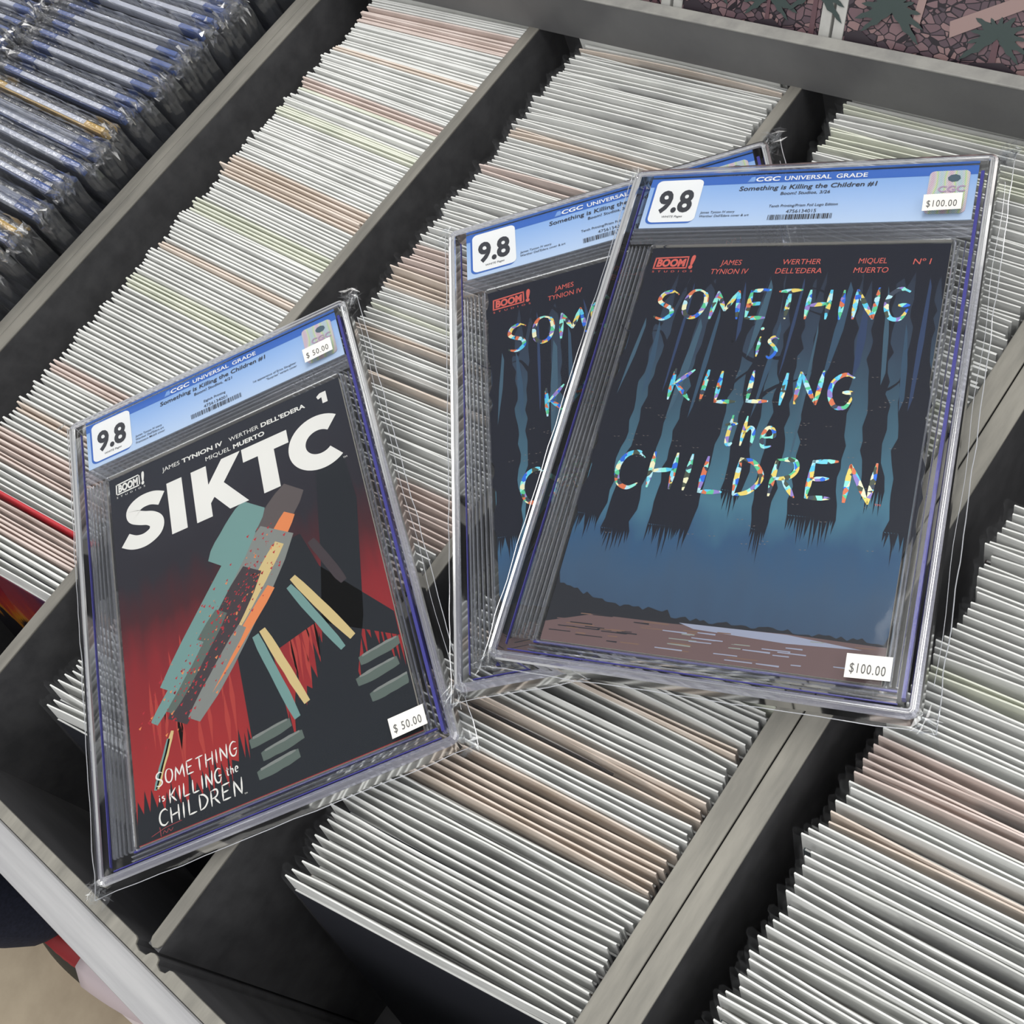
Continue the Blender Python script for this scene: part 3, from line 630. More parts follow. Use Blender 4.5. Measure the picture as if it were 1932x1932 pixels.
GL = {  # hand-drawn capitals and small letters as strokes in a unit box (x right, y down)
 'S': [[(.92, .12), (.62, .0), (.22, .10), (.12, .34), (.42, .50), (.74, .62), (.80, .84), (.46, 1.0), (.04, .90)]],
 'O': [[(.55, .02), (.86, .16), (.96, .52), (.76, .90), (.42, .99), (.10, .80), (.06, .40), (.26, .08), (.60, .02)]],
 'M': [[(.02, 1.0), (.14, .02)], [(.14, .04), (.48, .72)], [(.48, .72), (.86, .0)], [(.86, .02), (.96, 1.0)]],
 'E': [[(.10, .0), (.06, 1.0)], [(.04, .04), (.92, .0)], [(.08, .50), (.72, .46)], [(.04, .98), (.90, .96)]],
 'T': [[(.0, .06), (1.0, .0)], [(.50, .02), (.46, 1.0)]],
 'H': [[(.08, .0), (.04, 1.0)], [(.94, .0), (.88, 1.0)], [(.06, .54), (.92, .46)]],
 'I': [[(.54, .0), (.44, 1.0)]],
 'N': [[(.06, 1.0), (.10, .0)], [(.10, .02), (.84, .98)], [(.84, 1.0), (.96, -.06)]],
 'G': [[(.90, .10), (.52, .0), (.14, .22), (.06, .60), (.30, .96), (.70, .98), (.92, .66)], [(.52, .54), (.98, .54)]],
 'K': [[(.12, .0), (.06, 1.0)], [(.92, .02), (.10, .56)], [(.22, .46), (.96, 1.0)]],
 'L': [[(.16, .0), (.10, 1.0)], [(.06, .97), (.94, .94)]],
 'C': [[(.96, .16), (.66, .0), (.22, .12), (.04, .48), (.20, .86), (.60, 1.0), (.96, .86)]],
 'D': [[(.10, .0), (.06, 1.0)], [(.06, .02), (.60, .12), (.94, .50), (.60, .88), (.04, 1.0)]],
 'R': [[(.10, .0), (.06, 1.0)], [(.06, .04), (.66, .02), (.82, .26), (.60, .48), (.08, .54)], [(.40, .52), (.94, 1.0)]],
 'i': [[(.5, .36), (.46, 1.0)], [(.52, .06), (.50, .16)]],
 's': [[(.90, .40), (.44, .34), (.16, .48), (.60, .64), (.84, .80), (.44, 1.0), (.08, .92)]],
 't': [[(.50, .0), (.44, .82), (.62, 1.0), (.86, .92)], [(.08, .34), (.96, .28)]],
 'h': [[(.14, .0), (.10, 1.0)], [(.12, .60), (.46, .38), (.80, .50), (.84, 1.0)]],
 'e': [[(.14, .68), (.88, .62), (.72, .38), (.34, .36), (.10, .66), (.30, .98), (.86, .94)]],
}
def smooth(pts):
    if len(pts) < 3: return [pts[0], ((pts[0][0]*2+pts[1][0])/3, (pts[0][1]*2+pts[1][1])/3), ((pts[0][0]+2*pts[1][0])/3, (pts[0][1]+2*pts[1][1])/3), pts[1]]
    out = []; P = [pts[0]]+pts+[pts[-1]]
    for i in range(1, len(P)-2):
        for k in range(5):
            t = k/5; p0, p1, p2, p3 = P[i-1:i+3]
            out.append(tuple(.5*((2*p1[c])+(-p0[c]+p2[c])*t+(2*p0[c]-5*p1[c]+4*p2[c]-p3[c])*t*t+(-p0[c]+3*p1[c]-3*p2[c]+p3[c])*t**3) for c in (0, 1)))
    out.append(pts[-1]); return out
def hand(b, word, x0, x1, yt, yb, wd, z, seed=1, gaps=None):
    r = R_(seed); ws = [.34 if c == 'I' else .3 if c == 'i' else .62 if c in 'sthe' else 1.15 if c == 'M' else .9 for c in word]
    tot = sum(ws)+.24*(len(word)-1); s = (x1-x0)/tot; x = x0; h = yb-yt
    for c, q in zip(word, ws):
        dy = r.uniform(-.04, .04)*h; sl = r.uniform(-.04, .04)
        for st in GL[c]:
            pts = [(mm(x+(p[0]*q+(.5-p[1])*sl)*s), mm(yt+p[1]*h+dy)) for p in smooth(st)]
            e = r.uniform(.3, .55)
            b.ribbon(pts, lambda t, e=e: mm(wd)*(1 if .12 < t < .8 else e if t <= .12 else max(.3, 1-(t-.8)*3.2)), z)
        x += (q+.24)*s
def print_obj(fn, name, mat, parent, label=None):
    b = MB(); fn(b); b.v = [(x, y, z) for x, y, z in b.v]; o = b.obj(name, mat, parent)
    if label: o['label'] = label
    return o
def P(b, pts, z, mi=0): b.poly([(mm(x), mm(y)) for x, y in pts], z*.001, mi)

def slab(mat, label, kind, price, date, edition, number, creators, extra):
    e = empty('cased_comic', mat=mat, label=label, cat='graded comic')
    # --- case: stepped clear frame, two windows, moulded ridges, coloured inner edge
    fr = swept_ring(-1, 0, OW-1, OH, 6, [(0, -6.4), (0, 2.0), (.8, 3.1), (2.3, 3.5), (2.8, 2.7), (3.4, 2.7), (3.8, 3.4), (4.8, 3.4), (5.3, 2.4), (5.3, -6.6), (4.7, -7.4), (1.0, -7.4)])
    fr.obj('case_frame', g_case, e)
    b = MB()
    for x in (8.6, 10.6, 13.0, 15.6, 18.4, 21.0): ridge(b, x, 60, x, 323, 1.3, -3.2, 3.0)
    for x in (200.2, 203.4): ridge(b, x, 60, x, 322, 1.1, -3.2, 2.6)
    for y in (48.5, 51.0, 54.2, 57.4): ridge(b, 9, y, 206, y, 1.2, -1.0, 3.2)
    for y in (323.6, 326.4, 328.8): ridge(b, 20, y, 204, y, 1.2, -3.2, 3.4)
    b.obj('moulded_ridges', m_ridge, e)
    b = swept_ring(22.5, 59.5, 199, 325, 3, [(0, -6.6), (0, .6), (.5, 1.1), (1.0, .6), (1.0, -6.6)]); b.obj('inner_well', m_ridge, e)
    for nm, z in (('front_window', 2.9), ('back_window', -7.0)):
        b = MB(); P(b, rrect(5.6, 6.6, OW-7.6, OH-6.6, 1.5, 3), z); b.obj(nm, m_win, e)
    b = MB()
    b.box(mm(206.4), mm(208.2), -mm(328), -mm(12), mm(-3.0), mm(1.8)); b.box(mm(7.2), mm(7.6), -mm(328), -mm(12), mm(-1.0), mm(1.0))
    b.box(mm(9), mm(205), -mm(331.0), -mm(330.4), mm(-.5), mm(.5)); b.box(mm(22), mm(204), -mm(325.0), -mm(324.2), mm(-1.2), mm(.2))
    b.obj('inner_edge', m_seamd, e)['label'] = 'indigo tinted inner edge'
    # --- grade label
    gl = MB(); gl.box(mm(11.2), mm(204.8), -mm(46), -mm(6), mm(-.6), 0); gl = gl.obj('grade_label', m_ltblue, e)
    print_obj(lambda b: P(b, [(11.2, 6), (204.8, 6), (204.8, 12.8), (11.2, 12.8)], .1), 'blue_band', m_band, gl)
    print_obj(lambda b: P(b, rrect(14.0, 7.4, 44.8, 42.9, 4), .16), 'grade_box_shadow', m_band, gl)
    print_obj(lambda b: P(b, rrect(15.4, 7.8, 45.6, 41.7, 3.6), .22), 'grade_box', m_wht, gl)
    def dark(b):
        text_into(b, '9.8', 19.4, 41.6, 33.4, 17.4, .0003, bold=.036)
        text_into(b, 'WHITE Pages', 24.2, 37.4, 38.2, 1.7, .0003, bold=.01, shear=.15)
        text_into(b, 'Something is Killing the Children #1', 69.2, 150.6, 18.6, 3.6, .0003, bold=.014, shear=.12)
        text_into(b, 'Boom! Studios, '+date, 95.2, 124.4, 23.0, 2.4, .0003, bold=.008, shear=.1)
        ex = (90.0, 130.4) if len(edition) > 20 else (101.4, 118.0)
        text_into(b, edition, ex[0], ex[1], 32.6, 2.1, .0003, bold=.006, shear=.1)
        text_into(b, number, 101.0, 118.6, 37.4, 2.7, .0003)
        for i, cr in enumerate(creators): text_into(b, cr[0], 48.3, cr[1], 41.6-2.9*(len(creators)-1-i) if len(creators) > 2 else 35.8+3.0*i, 1.9, .0003, bold=.003, shear=.12)
        for s_, a0, a1, y in extra: text_into(b, s_, a0, a1, y, 1.9, .0003, bold=.003, shear=.12)
    print_obj(dark, 'label_lettering', m_ink, gl)
    rr = R_(sum(map(ord, number)))
    def bars(b):
        x = 90.8
        while x < 128.3:
            w_ = rr.choice([.35, .35, .6, .9]); P(b, [(x, 38.5), (x+w_, 38.5), (x+w_, 42.4), (x, 42.4)], .3); x += w_+rr.choice([.35, .45, .7])
    print_obj(bars, 'barcode', m_ink, gl)
    def white(b):
        text_into(b, 'CGC', 78.2, 93.0, 11.5, 3.5, .0003, bold=.03, shear=.1); text_into(b, 'UNIVERSAL', 95.6, 123.4, 11.5, 3.4, .0003, bold=.014); text_into(b, 'GRADE', 126.2, 144.2, 11.5, 3.4, .0003, bold=.014)
    print_obj(white, 'band_lettering', m_wht, gl)
    print_obj(lambda b: (P(b, [(73.4, 11.5), (75.2, 8.0), (77.4, 7.6), (78.0, 10.6), (77.2, 11.5)], .3), P(b, [(73.0, 12.0), (78.0, 12.0), (78.0, 11.7), (73.2, 11.7)], .3)), 'band_emblem', flat((120, 160, 216), .5), gl)
    h = print_obj(lambda b: P(b, rrect(179.0, 9.6, 200.8, 41.5, 3.0), .3), 'hologram_sticker', m_holo, gl)
    print_obj(lambda b: (text_into(b, 'CGC', 184.6, 199.2, 25.6, 4.6, .0005, bold=.03), ), 'hologram_lettering', flat((176, 150, 176), .35), h)
    print_obj(lambda b: [P(b, [(192.5+2.9*math.cos(a)+.7*math.cos(k*2.1+a), 15.4+2.9*math.sin(a)) for a in [i*math.pi/4+.2 for i in range(8)]], .4+.02*k) for k in range(1)], 'hologram_emblem', flat((70, 92, 104), .3), h)
    # --- price stickers on the sleeve
    for nm, x0, y0 in (('top', 178.4, 31.2), ('low', 180.2, 311.0)):
        z = 4.9
        st = print_obj(lambda b: P(b, [(x0, y0), (x0+20.6, y0-.6), (x0+20.8, y0+11.2), (x0+.3, y0+12)], z), 'price_sticker', m_sticker, e)
        print_obj(lambda b: text_into(b, price, x0+2.2, x0+18.2, y0+9.2, 5.0, (z+.15)*.001, mono=1.15), 'price_lettering', flat((84, 84, 84), .6), st)
    # --- the comic itself
    cb = MB(); cb.box(mm(25), mm(196.5), -mm(322.5), -mm(62), mm(-3.4), mm(-1.0)); cb = cb.obj('comic_book', flat((220, 214, 200), .6), e)
    if kind == 'red': cover_red(cb)
    else: cover_forest(cb, kind)
    # --- outer sleeve: loose film with bright folded edges and crumpled corners
    b = MB(); nx, ny = 34, 48; r = R_(len(label)); x0, x1, y0, y1 = -4.2, 222.8, -2.2, 341.6; vs = []
    for j in range(ny+1):
        for i in range(nx+1):
            x = x0+(x1-x0)*i/nx; y = y0+(y1-y0)*j/ny
            inn = min(x+1, OW-1-x, y, OH-y); z = 4.3 if inn > 1 else (1.0 if inn > -2 else -1.2)
            q = noise.noise(Vector((x*.03, y*.02, len(label)))); z += .35*q*(1 if inn > 1 else 3)
            xx = x+(1.1*noise.noise(Vector((0, y*.05, 3+len(label)))) if i in (0, nx) else 0); yy = y+(1.0*noise.noise(Vector((x*.05, 0, 7))) if j in (0, ny) else 0)
            vs.append((mm(xx), -mm(yy), mm(z)))
    b.add(vs, [(j*(nx+1)+i, (j+1)*(nx+1)+i, (j+1)*(nx+1)+i+1, j*(nx+1)+i+1) for j in range(ny) for i in range(nx)])
    bag = b.obj('plastic_sleeve', m_slbag, e, smooth=True)
    rim = [vs[j*(nx+1)+nx] for j in range(ny+1)], [vs[j*(nx+1)] for j in range(ny+1)]
    b = MB()
    for rm in rim: tube(b, rm, .00028)
    tube(b, [vs[ny*(nx+1)+i] for i in range(0, nx+1, 2)], .00022)
    tube(b, [(mm(219.6)+.0006*math.sin(k*.9), -mm(20+k*12), mm(.6)) for k in range(26)], .00016)
    b.obj('sleeve_seam', m_edge, bag)
    b = MB()
    for cx, cy, n_ in ((219, 0, 70), (-2.5, 2, 30), (-2.0, 338, 60), (219, 338, 40), (216, 8, 24)):
        for _ in range(n_):
            c = Vector((mm(cx+r.uniform(-5, 5)), -mm(cy+r.uniform(-5, 7)), mm(r.uniform(-1, 4.5)))); s_ = r.uniform(.0015, .0060); a_ = r.uniform(0, 6.3); dx, dy = math.cos(a_)*s_, math.sin(a_)*s_; w_ = s_*r.uniform(.08, .28)
            p = [c+Vector((-dx, -dy, 0)), c+Vector((dy*w_/s_*1.2, -dx*w_/s_*1.2, w_*r.uniform(-1, 1))), c+Vector((dx, dy, w_*r.uniform(-2, 2))), c+Vector((-dy*w_/s_, dx*w_/s_, w_*r.uniform(-1, 1)))]
            b.add(p, [(0, 1, 2), (0, 2, 3)])
    b.obj('sleeve_crumples', m_fold, bag)['kind'] = 'stuff'
    return e
def tube(b, pts, rad):
    pts = [Vector(p) for p in pts]; vs = []
    for i, p in enumerate(pts):
        d = (pts[min(i+1, len(pts)-1)]-pts[max(i-1, 0)]).normalized(); s = d.cross(Vector((0, 0, 1))).normalized(); u = s.cross(d)
        for k in range(5):
            a = 2*math.pi*k/5; vs.append(p+s*math.cos(a)*rad+u*math.sin(a)*rad)
    b.add(vs, [(i*5+k, i*5+(k+1) % 5, (i+1)*5+(k+1) % 5, (i+1)*5+k) for i in range(len(pts)-1) for k in range(5)])

Zc = -0.8   # cover surface, mm
def logo(cb, x0, y0, x1, y1, m):
    """boxed publisher mark: word in a slanted frame, exclamation mark, small spaced line below"""
    def f(b):
        w_ = x1-x0; hx = x1-w_*.16
        for q in ([(x0, y0+.8), (hx, y0), (hx, y0+1.0), (x0+.9, y0+1.8)], [(x0, y0+.8), (x0+1.0, y0+.8), (x0+.6, y1), (x0-.3, y1)], [(x0-.3, y1-1), (hx, y1-1.2), (hx, y1-.2), (x0-.3, y1)], [(hx-.8, y0), (hx, y0), (hx, y1-.2), (hx-.8, y1-.2)]): P(b, q, Zc+.12)
        text_into(b, 'BOOM', x0+1.6, hx-1.4, y1-2.0, (y1-y0)-4.0, mm(Zc+.12), bold=.05, shear=.08)
        text_into(b, '!', hx+.9, x1, y1-.6, (y1-y0), mm(Zc+.12), bold=.05, shear=.1)
        text_into(b, 'STUDIOS', x0, x1, y1+2.6, 1.5, mm(Zc+.12), mono=2.2)
    return print_obj(f, 'publisher_logo', m, cb)
def cover_red(cb):
    bg = print_obj(lambda b: P(b, [(25, 62), (196.5, 62), (196.5, 322.5), (25, 322.5)], Zc), 'cover_print',
        grad('red_cover_print', [(0, (42, 45, 54)), (.34, (42, 40, 48)), (.46, (72, 34, 40)), (.60, (132, 38, 44)), (.92, (160, 46, 46)), (1, (150, 44, 46))], 62, 322, .07, (40, 6, 1)), cb)
    r = R_(77)
    def shards(b):      # plain torn-paper shapes in the picture's colours, no figure
        # dark masses
        P(b, [(112, 172), (150, 168), (158, 196), (196, 246), (196, 262), (150, 232), (120, 240), (124, 300), (100, 306), (98, 230)], Zc+.03, 0)
        P(b, [(168, 128), (188, 124), (190, 160), (178, 240), (160, 300), (140, 316), (150, 250), (160, 190)], Zc+.03, 0)
        top = [(25, 322)]; x = 25
        while x < 196:
            base = 300 if x < 88 else 292 if x < 128 else 262+10*math.sin(x*.2)
            top.append((x, base+r.uniform(4, 12))); top.append((x+r.uniform(.8, 2.2), base-r.uniform(0, 16))); x += r.uniform(2.4, 5)
        top += [(196.5, 300), (196.5, 322)]
        P(b, top, Zc+.04, 0)
        # parallel torn strips in teal, cream, grey and orange: an abstract slope, nothing more
        def strip(x, y, l, w_, ang, c, z, jag=.25):
            a = math.radians(ang); dx, dy = math.cos(a), math.sin(a); n = 7; A, Bb = [], []
            for i in range(n+1):
                t = i/n; ww = w_/2*(1-.25*abs(2*t-1)**4)
                A.append((x+dx*l*t-dy*(ww+r.uniform(-jag, jag)), y+dy*l*t+dx*(ww+r.uniform(-jag, jag)))); Bb.append((x+dx*l*t+dy*(ww+r.uniform(-jag, jag)), y+dy*l*t-dx*(ww+r.uniform(-jag, jag))))
            pts = [(min(195, max(26, px)), min(321, max(64, py))) for px, py in A+Bb[::-1]]
            P(b, pts, Zc+z, c)
        for k, (x, y, l, w_, c) in enumerate([(152, 132, 60, 22, 3), (146, 150, 40, 11, 2), (124, 132, 44, 24, 1), (136, 158, 124, 34, 4), (118, 150, 108, 14, 1), (136, 168, 60, 9, 5), (116, 178, 100, 19, 6), (126, 196, 70, 7, 2), (92, 198, 66, 12, 7), (76, 212, 54, 7, 1), (104, 214, 60, 8, 4)]):
            strip(x, y, l, w_, 130+r.uniform(-4, 4), c, .05+.002*k)
        for k, (x, y, l, w_, c) in enumerate([(140, 196, 62, 5.6, 5), (137, 201, 60, 5.0, 1), (156, 176, 40, 6.0, 6), (116, 222, 60, 5.2, 5), (111, 224, 64, 5.6, 1)]):
            strip(x, y, l, w_, 62+k*3.1, c, .075+.002*k)
        for x, y in ((98, 290), (104, 300), (100, 310), (170, 268), (166, 280), (172, 292)): strip(x, y, 26, 7, -8, 7, .09+.0001*x); strip(x+2, y-3, 22, 1.6, -8, 4, .092+.0001*x)
        for x, y, l in ((44, 268, 34), (41, 272, 30)): strip(x+8, y-6, l, 2.6, 112, 5 if l > 32 else 1, .095)
        for k in range(320):   # specks
            t = r.random(); cx = 44+t*90+r.gauss(0, 8); cy = 258-t*100+r.gauss(0, 9); s_ = r.uniform(.3, 1.5)
            if 27 < cx < 194: P(b, [(cx, cy), (cx+s_*1.6, cy-s_*.6), (cx+s_*.7, cy+s_)], Zc+.08, 2 if r.random() < .25 else 8)
        for k in range(26):   # flame streaks in the red field
            cx = r.choice([r.uniform(28, 92), r.uniform(128, 152)]); cy = r.uniform(200, 262); P(b, [(cx, cy), (cx+r.uniform(1, 3), cy+20), (cx+r.uniform(-1, 2), cy+r.uniform(30, 48)), (cx-r.uniform(0, 2), cy+18)], Zc+.02, 9)
    print_obj(shards, 'torn_paper_shapes', [flat(c, .35, .12) for c in ((32, 36, 42), (112, 148, 144), (224, 134, 84), (92, 84, 84), (128, 132, 128), (206, 184, 130), (66, 58, 62), (92, 104, 98), (176, 48, 58), (170, 62, 56))], cb)
    W_ = flat((232, 230, 224), .4)
    def big(b):
        z = Zc+.12
        P(b, [(66.4, 85.6), (77.6, 85.6), (77.6, 127.4), (66.4, 127.4)], z)
        P(b, [(84.4, 85.6), (95.6, 85.6), (95.6, 127.4), (84.4, 127.4)], z)
        P(b, [(95.6, 101.5), (107.0, 85.6), (120.6, 85.6), (106.4, 104.8), (121.4, 127.4), (108.0, 127.4), (98.6, 113.0), (95.6, 116.8)], z+.004)
        P(b, [(121.6, 85.6), (154.4, 85.6), (154.4, 96.4), (143.8, 96.4), (143.8, 127.4), (132.2, 127.4), (132.2, 96.4), (121.6, 96.4)], z)
        # C
        pts = [(mm(174.6+15.6*math.cos(math.radians(a))), mm(106.6+15.4*math.sin(math.radians(a)))) for a in range(-46, -315, -8)]
        b.ribbon(pts, mm(12.0), z*.001)
        # S
        s_ = smooth([(61.8, 95.0), (55.0, 91.4), (46.8, 91.2), (41.2, 94.8), (41.4, 100.4), (46.6, 104.2), (52.6, 107.2), (56.6, 112.2), (55.0, 118.6), (47.6, 122.0), (39.8, 120.8), (33.4, 116.4)])
        b.ribbon([(mm(x), mm(y)) for x, y in s_], mm(10.4), z*.001)
    print_obj(big, 'title_lettering', W_, cb)
    def names(b):
        z = mm(Zc+.12)
        text_into(b, 'JAMES', 64.6, 77.6, 74.6, 3.6, z); text_into(b, 'TYNION IV', 79.4, 109.6, 74.6, 3.6, z, bold=.03)
        text_into(b, 'WERTHER', 114.4, 136.2, 74.6, 3.6, z); text_into(b, "DELL'EDERA", 138.0, 170.2, 74.6, 3.6, z, bold=.03)
        text_into(b, 'MIQUEL', 96.2, 114.6, 81.8, 3.6, z); text_into(b, 'MUERTO', 116.6, 139.4, 81.8, 3.6, z, bold=.03)
        P(b, [(181.6, 68.4), (186.0, 68.4), (186.0, 77.6), (182.4, 77.6), (182.4, 72.2), (179.8, 73.0), (179.0, 70.4)], Zc+.12); text_into(b, 'TM', 187.4, 190.2, 127.6, 1.5, z)
    print_obj(names, 'credits_lettering', W_, cb)
    def low(b):
        z = mm(Zc+.14)
        hand(b, 'SOMETHING', 38.6, 90.0, 284.2, 292.6, .9, z, 4); hand(b, 'is', 39.4, 43.4, 297.6, 301.8, .7, z, 5); hand(b, 'KILLING', 46.0, 78.8, 296.4, 304.6, .95, z, 6); hand(b, 'the', 81.4, 89.0, 297.6, 302.6, .7, z, 7); hand(b, 'CHILDREN', 38.6, 90.2, 307.0, 316.2, 1.0, z, 8)
        text_into(b, 'TM', 90.6, 92.4, 317.2, .9, z)
    print_obj(low, 'subtitle_lettering', W_, cb)
    logo(cb, 29.8, 67.2, 51.2, 77.2, W_)
    print_obj(lambda b: (b.ribbon([(mm(33), mm(319.6)), (mm(42), mm(317.4)), (mm(52), mm(317.0))], mm(.35), mm(Zc+.13)), b.ribbon([(mm(38.4), mm(316)), (mm(38.8), mm(321.6))], mm(.4), mm(Zc+.135)), b.ribbon([(mm(x), mm(y)) for x, y in smooth([(40, 320.6), (41, 319), (42.4, 320.6), (43.6, 318.8), (45, 320.4), (46.4, 319)])], mm(.35), mm(Zc+.13))), 'signature', flat((150, 52, 58), .4), cb)
def cover_forest(cb, seed):
    seed = 5
    print_obj(lambda b: P(b, [(25, 62), (196.5, 62), (196.5, 322.5), (25, 322.5)], Zc), 'cover_print',
        grad('night_forest_print', [(0, (40, 44, 58)), (.30, (52, 66, 84)), (.55, (66, 100, 118)), (.70, (74, 118, 138)), (.80, (54, 86, 118)), (.90, (62, 86, 112)), (1, (60, 80, 104))], 62, 305, .09, (24, 8, 1)), cb)
    r = R_(seed)
    def trunks(b):
        # ragged dark trunks of a plain wood; bottoms fade out in brushed tips over the mist
        spec = [(24, 40, 262, 0), (46, 62, 270, -4), (69, 94, 268, -3), (101, 112, 246, 1), (118, 128, 262, 2), (134, 158, 255, 3), (165, 176, 236, 5), (183, 198, 258, 3)]
        for k, (a, c, yb, sl) in enumerate(spec):
            L_, Rr = [], []; y = 62
            while y < yb-14:
                t = (y-62)/(yb-62); wob = r.uniform(-1.6, 1.6); spread = 1-.35*max(0, .5-t)*2*(k % 2)
                mid = (a+c)/2+sl*(t-.5)*3; hw = (c-a)/2*spread
                L_.append((mid-hw+wob, y)); Rr.append((mid+hw+r.uniform(-1.6, 1.6), y+1)); y += r.uniform(5, 9)
            for q in range(len(L_)-1): P(b, [L_[q], Rr[q], Rr[q+1], L_[q+1]], Zc+.03+.001*k, 0)
            xl, xr, y0_ = L_[-1][0], Rr[-1][0], L_[-1][1]; n = max(6, int((c-a)/1.3))
            for i in range(n):
                x = xl+(xr-xl)*i/n; w_ = (xr-xl)/n; f_ = 1-abs((i+.5)/n-.5)
                P(b, [(x-.1, y0_-.2), (x+w_+.1, y0_+.8), (x+w_*r.uniform(.2, .8)+r.uniform(-1, 1), y0_+r.uniform(8, 24)*f_)], Zc+.032+.001*k, 0)
        for k in range(16):   # branches
            x = r.uniform(30, 185); y = r.uniform(80, 190); d = r.choice([-1, 1]); l = r.uniform(12, 30)
            pts = [(mm(x+d*l*t), mm(y-l*.9*t+3*math.sin(t*5+k))) for t in [i/6 for i in range(7)]]
            b.ribbon(pts, lambda t: mm(2.6*(1-t)+.3), mm(Zc+.05), 0)
        # canopy closing the top
        top = [(25, 62), (196.5, 62), (196.5, 100)]; x = 196
        while x > 25: top.append((x, 92+r.uniform(0, 22))); top.append((x-2, 80+r.uniform(0, 8))); x -= r.uniform(5, 10)
        P(b, top, Zc+.055, 1)
    print_obj(trunks, 'tree_shapes', [flat((30, 33, 44), .32, .12), flat((29, 32, 44), .32, .12)], cb)
    def slivers(b):
        for k in range(15):   # pale boles seen between the dark ones
            x = 31+k*11.4+r.uniform(-3, 3); y0 = r.uniform(84, 120); y1 = y0+r.uniform(40, 90); sl = r.uniform(-6, 6); w0 = r.uniform(1.2, 3.6)
            P(b, [(x, y0), (x+w0*.6, y0+6), (x+sl*.5+w0, (y0+y1)/2), (x+sl+w0*.7, y1-8), (x+sl, y1), (x+sl*.5-w0*.3, (y0+y1)/2)], Zc+.062+.0006*k, k % 3)
    print_obj(slivers, 'pale_tree_shapes', [flat((66, 92, 110), .32, .12), flat((56, 80, 102), .32, .12), flat((50, 66, 98), .32, .12)], cb)
    def ground(b):
        pts = [(25, 322.5), (25, 290)]; x = 27
        while x < 196:
            pts.append((x, (292 if x < 90 else 302)+(8*math.sin((x-25)*.035) if x < 90 else 0)+r.uniform(-1.6, 1.0))); x += r.uniform(1.5, 3)
        pts += [(196.5, 298), (196.5, 322.5)]
        pts = [(25, 322.5), (25, 283)]+[(x, y-(0 if x > 90 else (90-x)*.06)) for x, y in pts[2:]]
        P(b, pts, Zc+.07, 0)
        P(b, [(25, 312), (50, 305), (92, 305), (150, 303), (196.5, 304), (196.5, 322.5), (25, 322.5)], Zc+.075, 1)
        for k in range(80):
            x = r.uniform(26, 186); y = r.uniform(305, 321); l = r.uniform(4, 16); P(b, [(x, y), (min(x+l, 196), y-.2), (min(x+l, 196), y+r.uniform(.2, .7)), (x, y+.5)], Zc+.08+.0002*k, r.choice([1, 2, 2, 3, 4] if x > 80 else [0, 1, 4]))
        P(b, [(96, 304), (150, 303.4), (186, 306.6), (150, 308), (104, 306.4)], Zc+.078, 2)
    print_obj(ground, 'ground_shapes', [flat((42, 44, 50), .32, .12), flat((108, 88, 88), .32, .12), flat((150, 156, 176), .32, .12), flat((140, 146, 140), .32, .12), flat((124, 98, 84), .32, .12)], cb)
    def fore(b):   # small pale scratches in the dark
        for k in range(70):
            x = r.uniform(32, 188); y = r.uniform(140, 258); P(b, [(x, y), (x+1.4, y+.25), (x+1.3, y+.6)], Zc+.09); P(b, [(x+2.4, y+.3), (x+3.8, y-.1), (x+3.6, y+.3)], Zc+.09)
    print_obj(fore, 'pale_scratches', flat((120, 110, 104), .4), cb)
    def foilw(b):
        z = mm(Zc+.14)
        hand(b, 'SOMETHING', 36.6, 180.6, 94.0, 114.6, 2.7, z, 2); hand(b, 'is', 101.6, 114.6, 119.5, 141.0, 2.0, z, 3); hand(b, 'KILLING', 58.0, 160.4, 150.4, 171.6, 2.6, z, 4)
        hand(b, 'the', 94.6, 123.6, 179.4, 198.4, 2.2, z, 5); hand(b, 'CHILDREN', 40.6, 178.6, 205.8, 228.6, 2.8, z, 6)
    print_obj(foilw, 'title_lettering', m_foil, cb, 'multicoloured prism foil title')
    red = flat((206, 90, 78), .4)
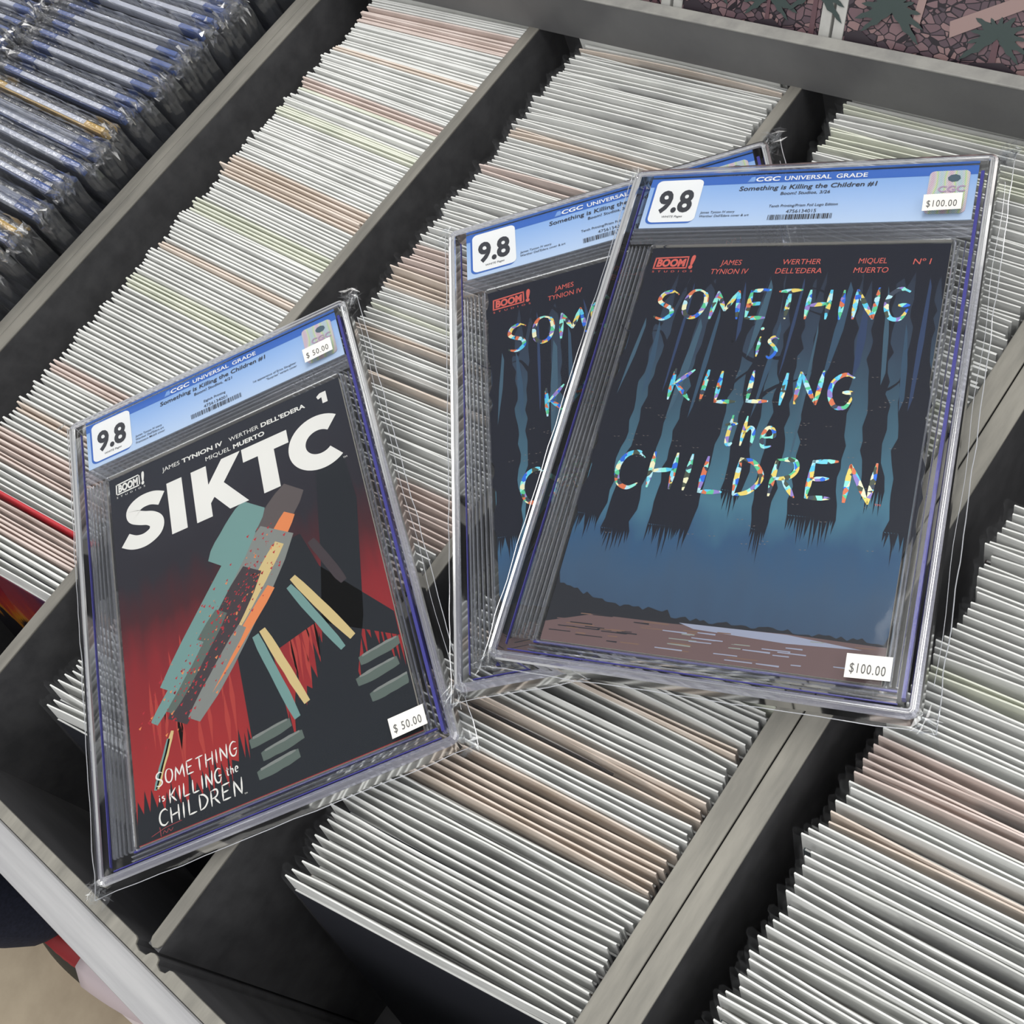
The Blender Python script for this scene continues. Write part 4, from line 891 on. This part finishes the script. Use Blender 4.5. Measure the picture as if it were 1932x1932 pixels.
    def names(b):
        z = mm(Zc+.13); k = dict(shear=.12)
        text_into(b, 'JAMES', 69.2, 81.8, 75.4, 4.0, z, **k); text_into(b, 'TYNION IV', 64.6, 87.0, 82.0, 4.0, z, **k)
        text_into(b, 'WERTHER', 106.0, 127.6, 75.4, 4.0, z, **k); text_into(b, "DELL'EDERA", 102.8, 129.2, 82.0, 4.0, z, **k)
        text_into(b, 'MIQUEL', 148.6, 164.0, 75.4, 4.0, z, **k); text_into(b, 'MUERTO', 146.8, 165.6, 82.0, 4.0, z, **k); text_into(b, 'Nº I', 178.0, 187.6, 76.4, 4.2, z, **k)
        text_into(b, 'TM', 179.8, 182.8, 229.4, 1.3, z)
    print_obj(names, 'credits_lettering', red, cb); logo(cb, 28.0, 68.2, 53.0, 77.8, red)
def mtx(R3, T):
    m = Matrix(R3).to_4x4(); m.translation = T; return m
slab(mtx(((0.597983, -0.801508, 0), (0.801508, 0.597983, 0), (0, 0, 1)), (-0.701958, 0.071829, 0.0120)),
     'leftmost cased comic, red and black cover lettered SIKTC, priced 50 dollars', 'red', '$ 50.00', '4/21', 'Eighth Printing', '4756134001',
     [('James Tynion IV story', 68.8), ("Werther Dell'Edera art", 70.0), ('Francesco Mobili cover', 70.6)], [('1st appearance of Erica Slaughter', 138.6, 171.0, 35.4), ('"Surprise" variant cover', 148.2, 171.0, 38.4)])
slab(mtx(((0.764547, -0.644311, -0.018188), (0.644467, 0.764622, 0.003895), (0.011398, -0.014699, 0.999827)), (-0.536632, 0.319163, 0.011698)),
     'middle cased comic with a night forest cover, half hidden under the right one', 2, '$100.00', '3/26', 'Tenth Printing/Prism Foil Logo Edition', '4756134014',
     [('James Tynion IV story', 69.8), ("Werther Dell'Edera cover & art", 79.0)], [])
slab(mtx(((0.936099, -0.350981, -0.023059), (0.350825, 0.936381, -0.010629), (0.025323, 0.00186, 0.999678)), (-0.431659, 0.401096, 0.023043)),
     'rightmost and topmost cased comic, night forest cover with full foil title, priced 100 dollars', 3, '$100.00', '3/26', 'Tenth Printing/Prism Foil Logo Edition', '4756134015',
     [('James Tynion IV story', 69.8), ("Werther Dell'Edera cover & art", 79.0)], [])
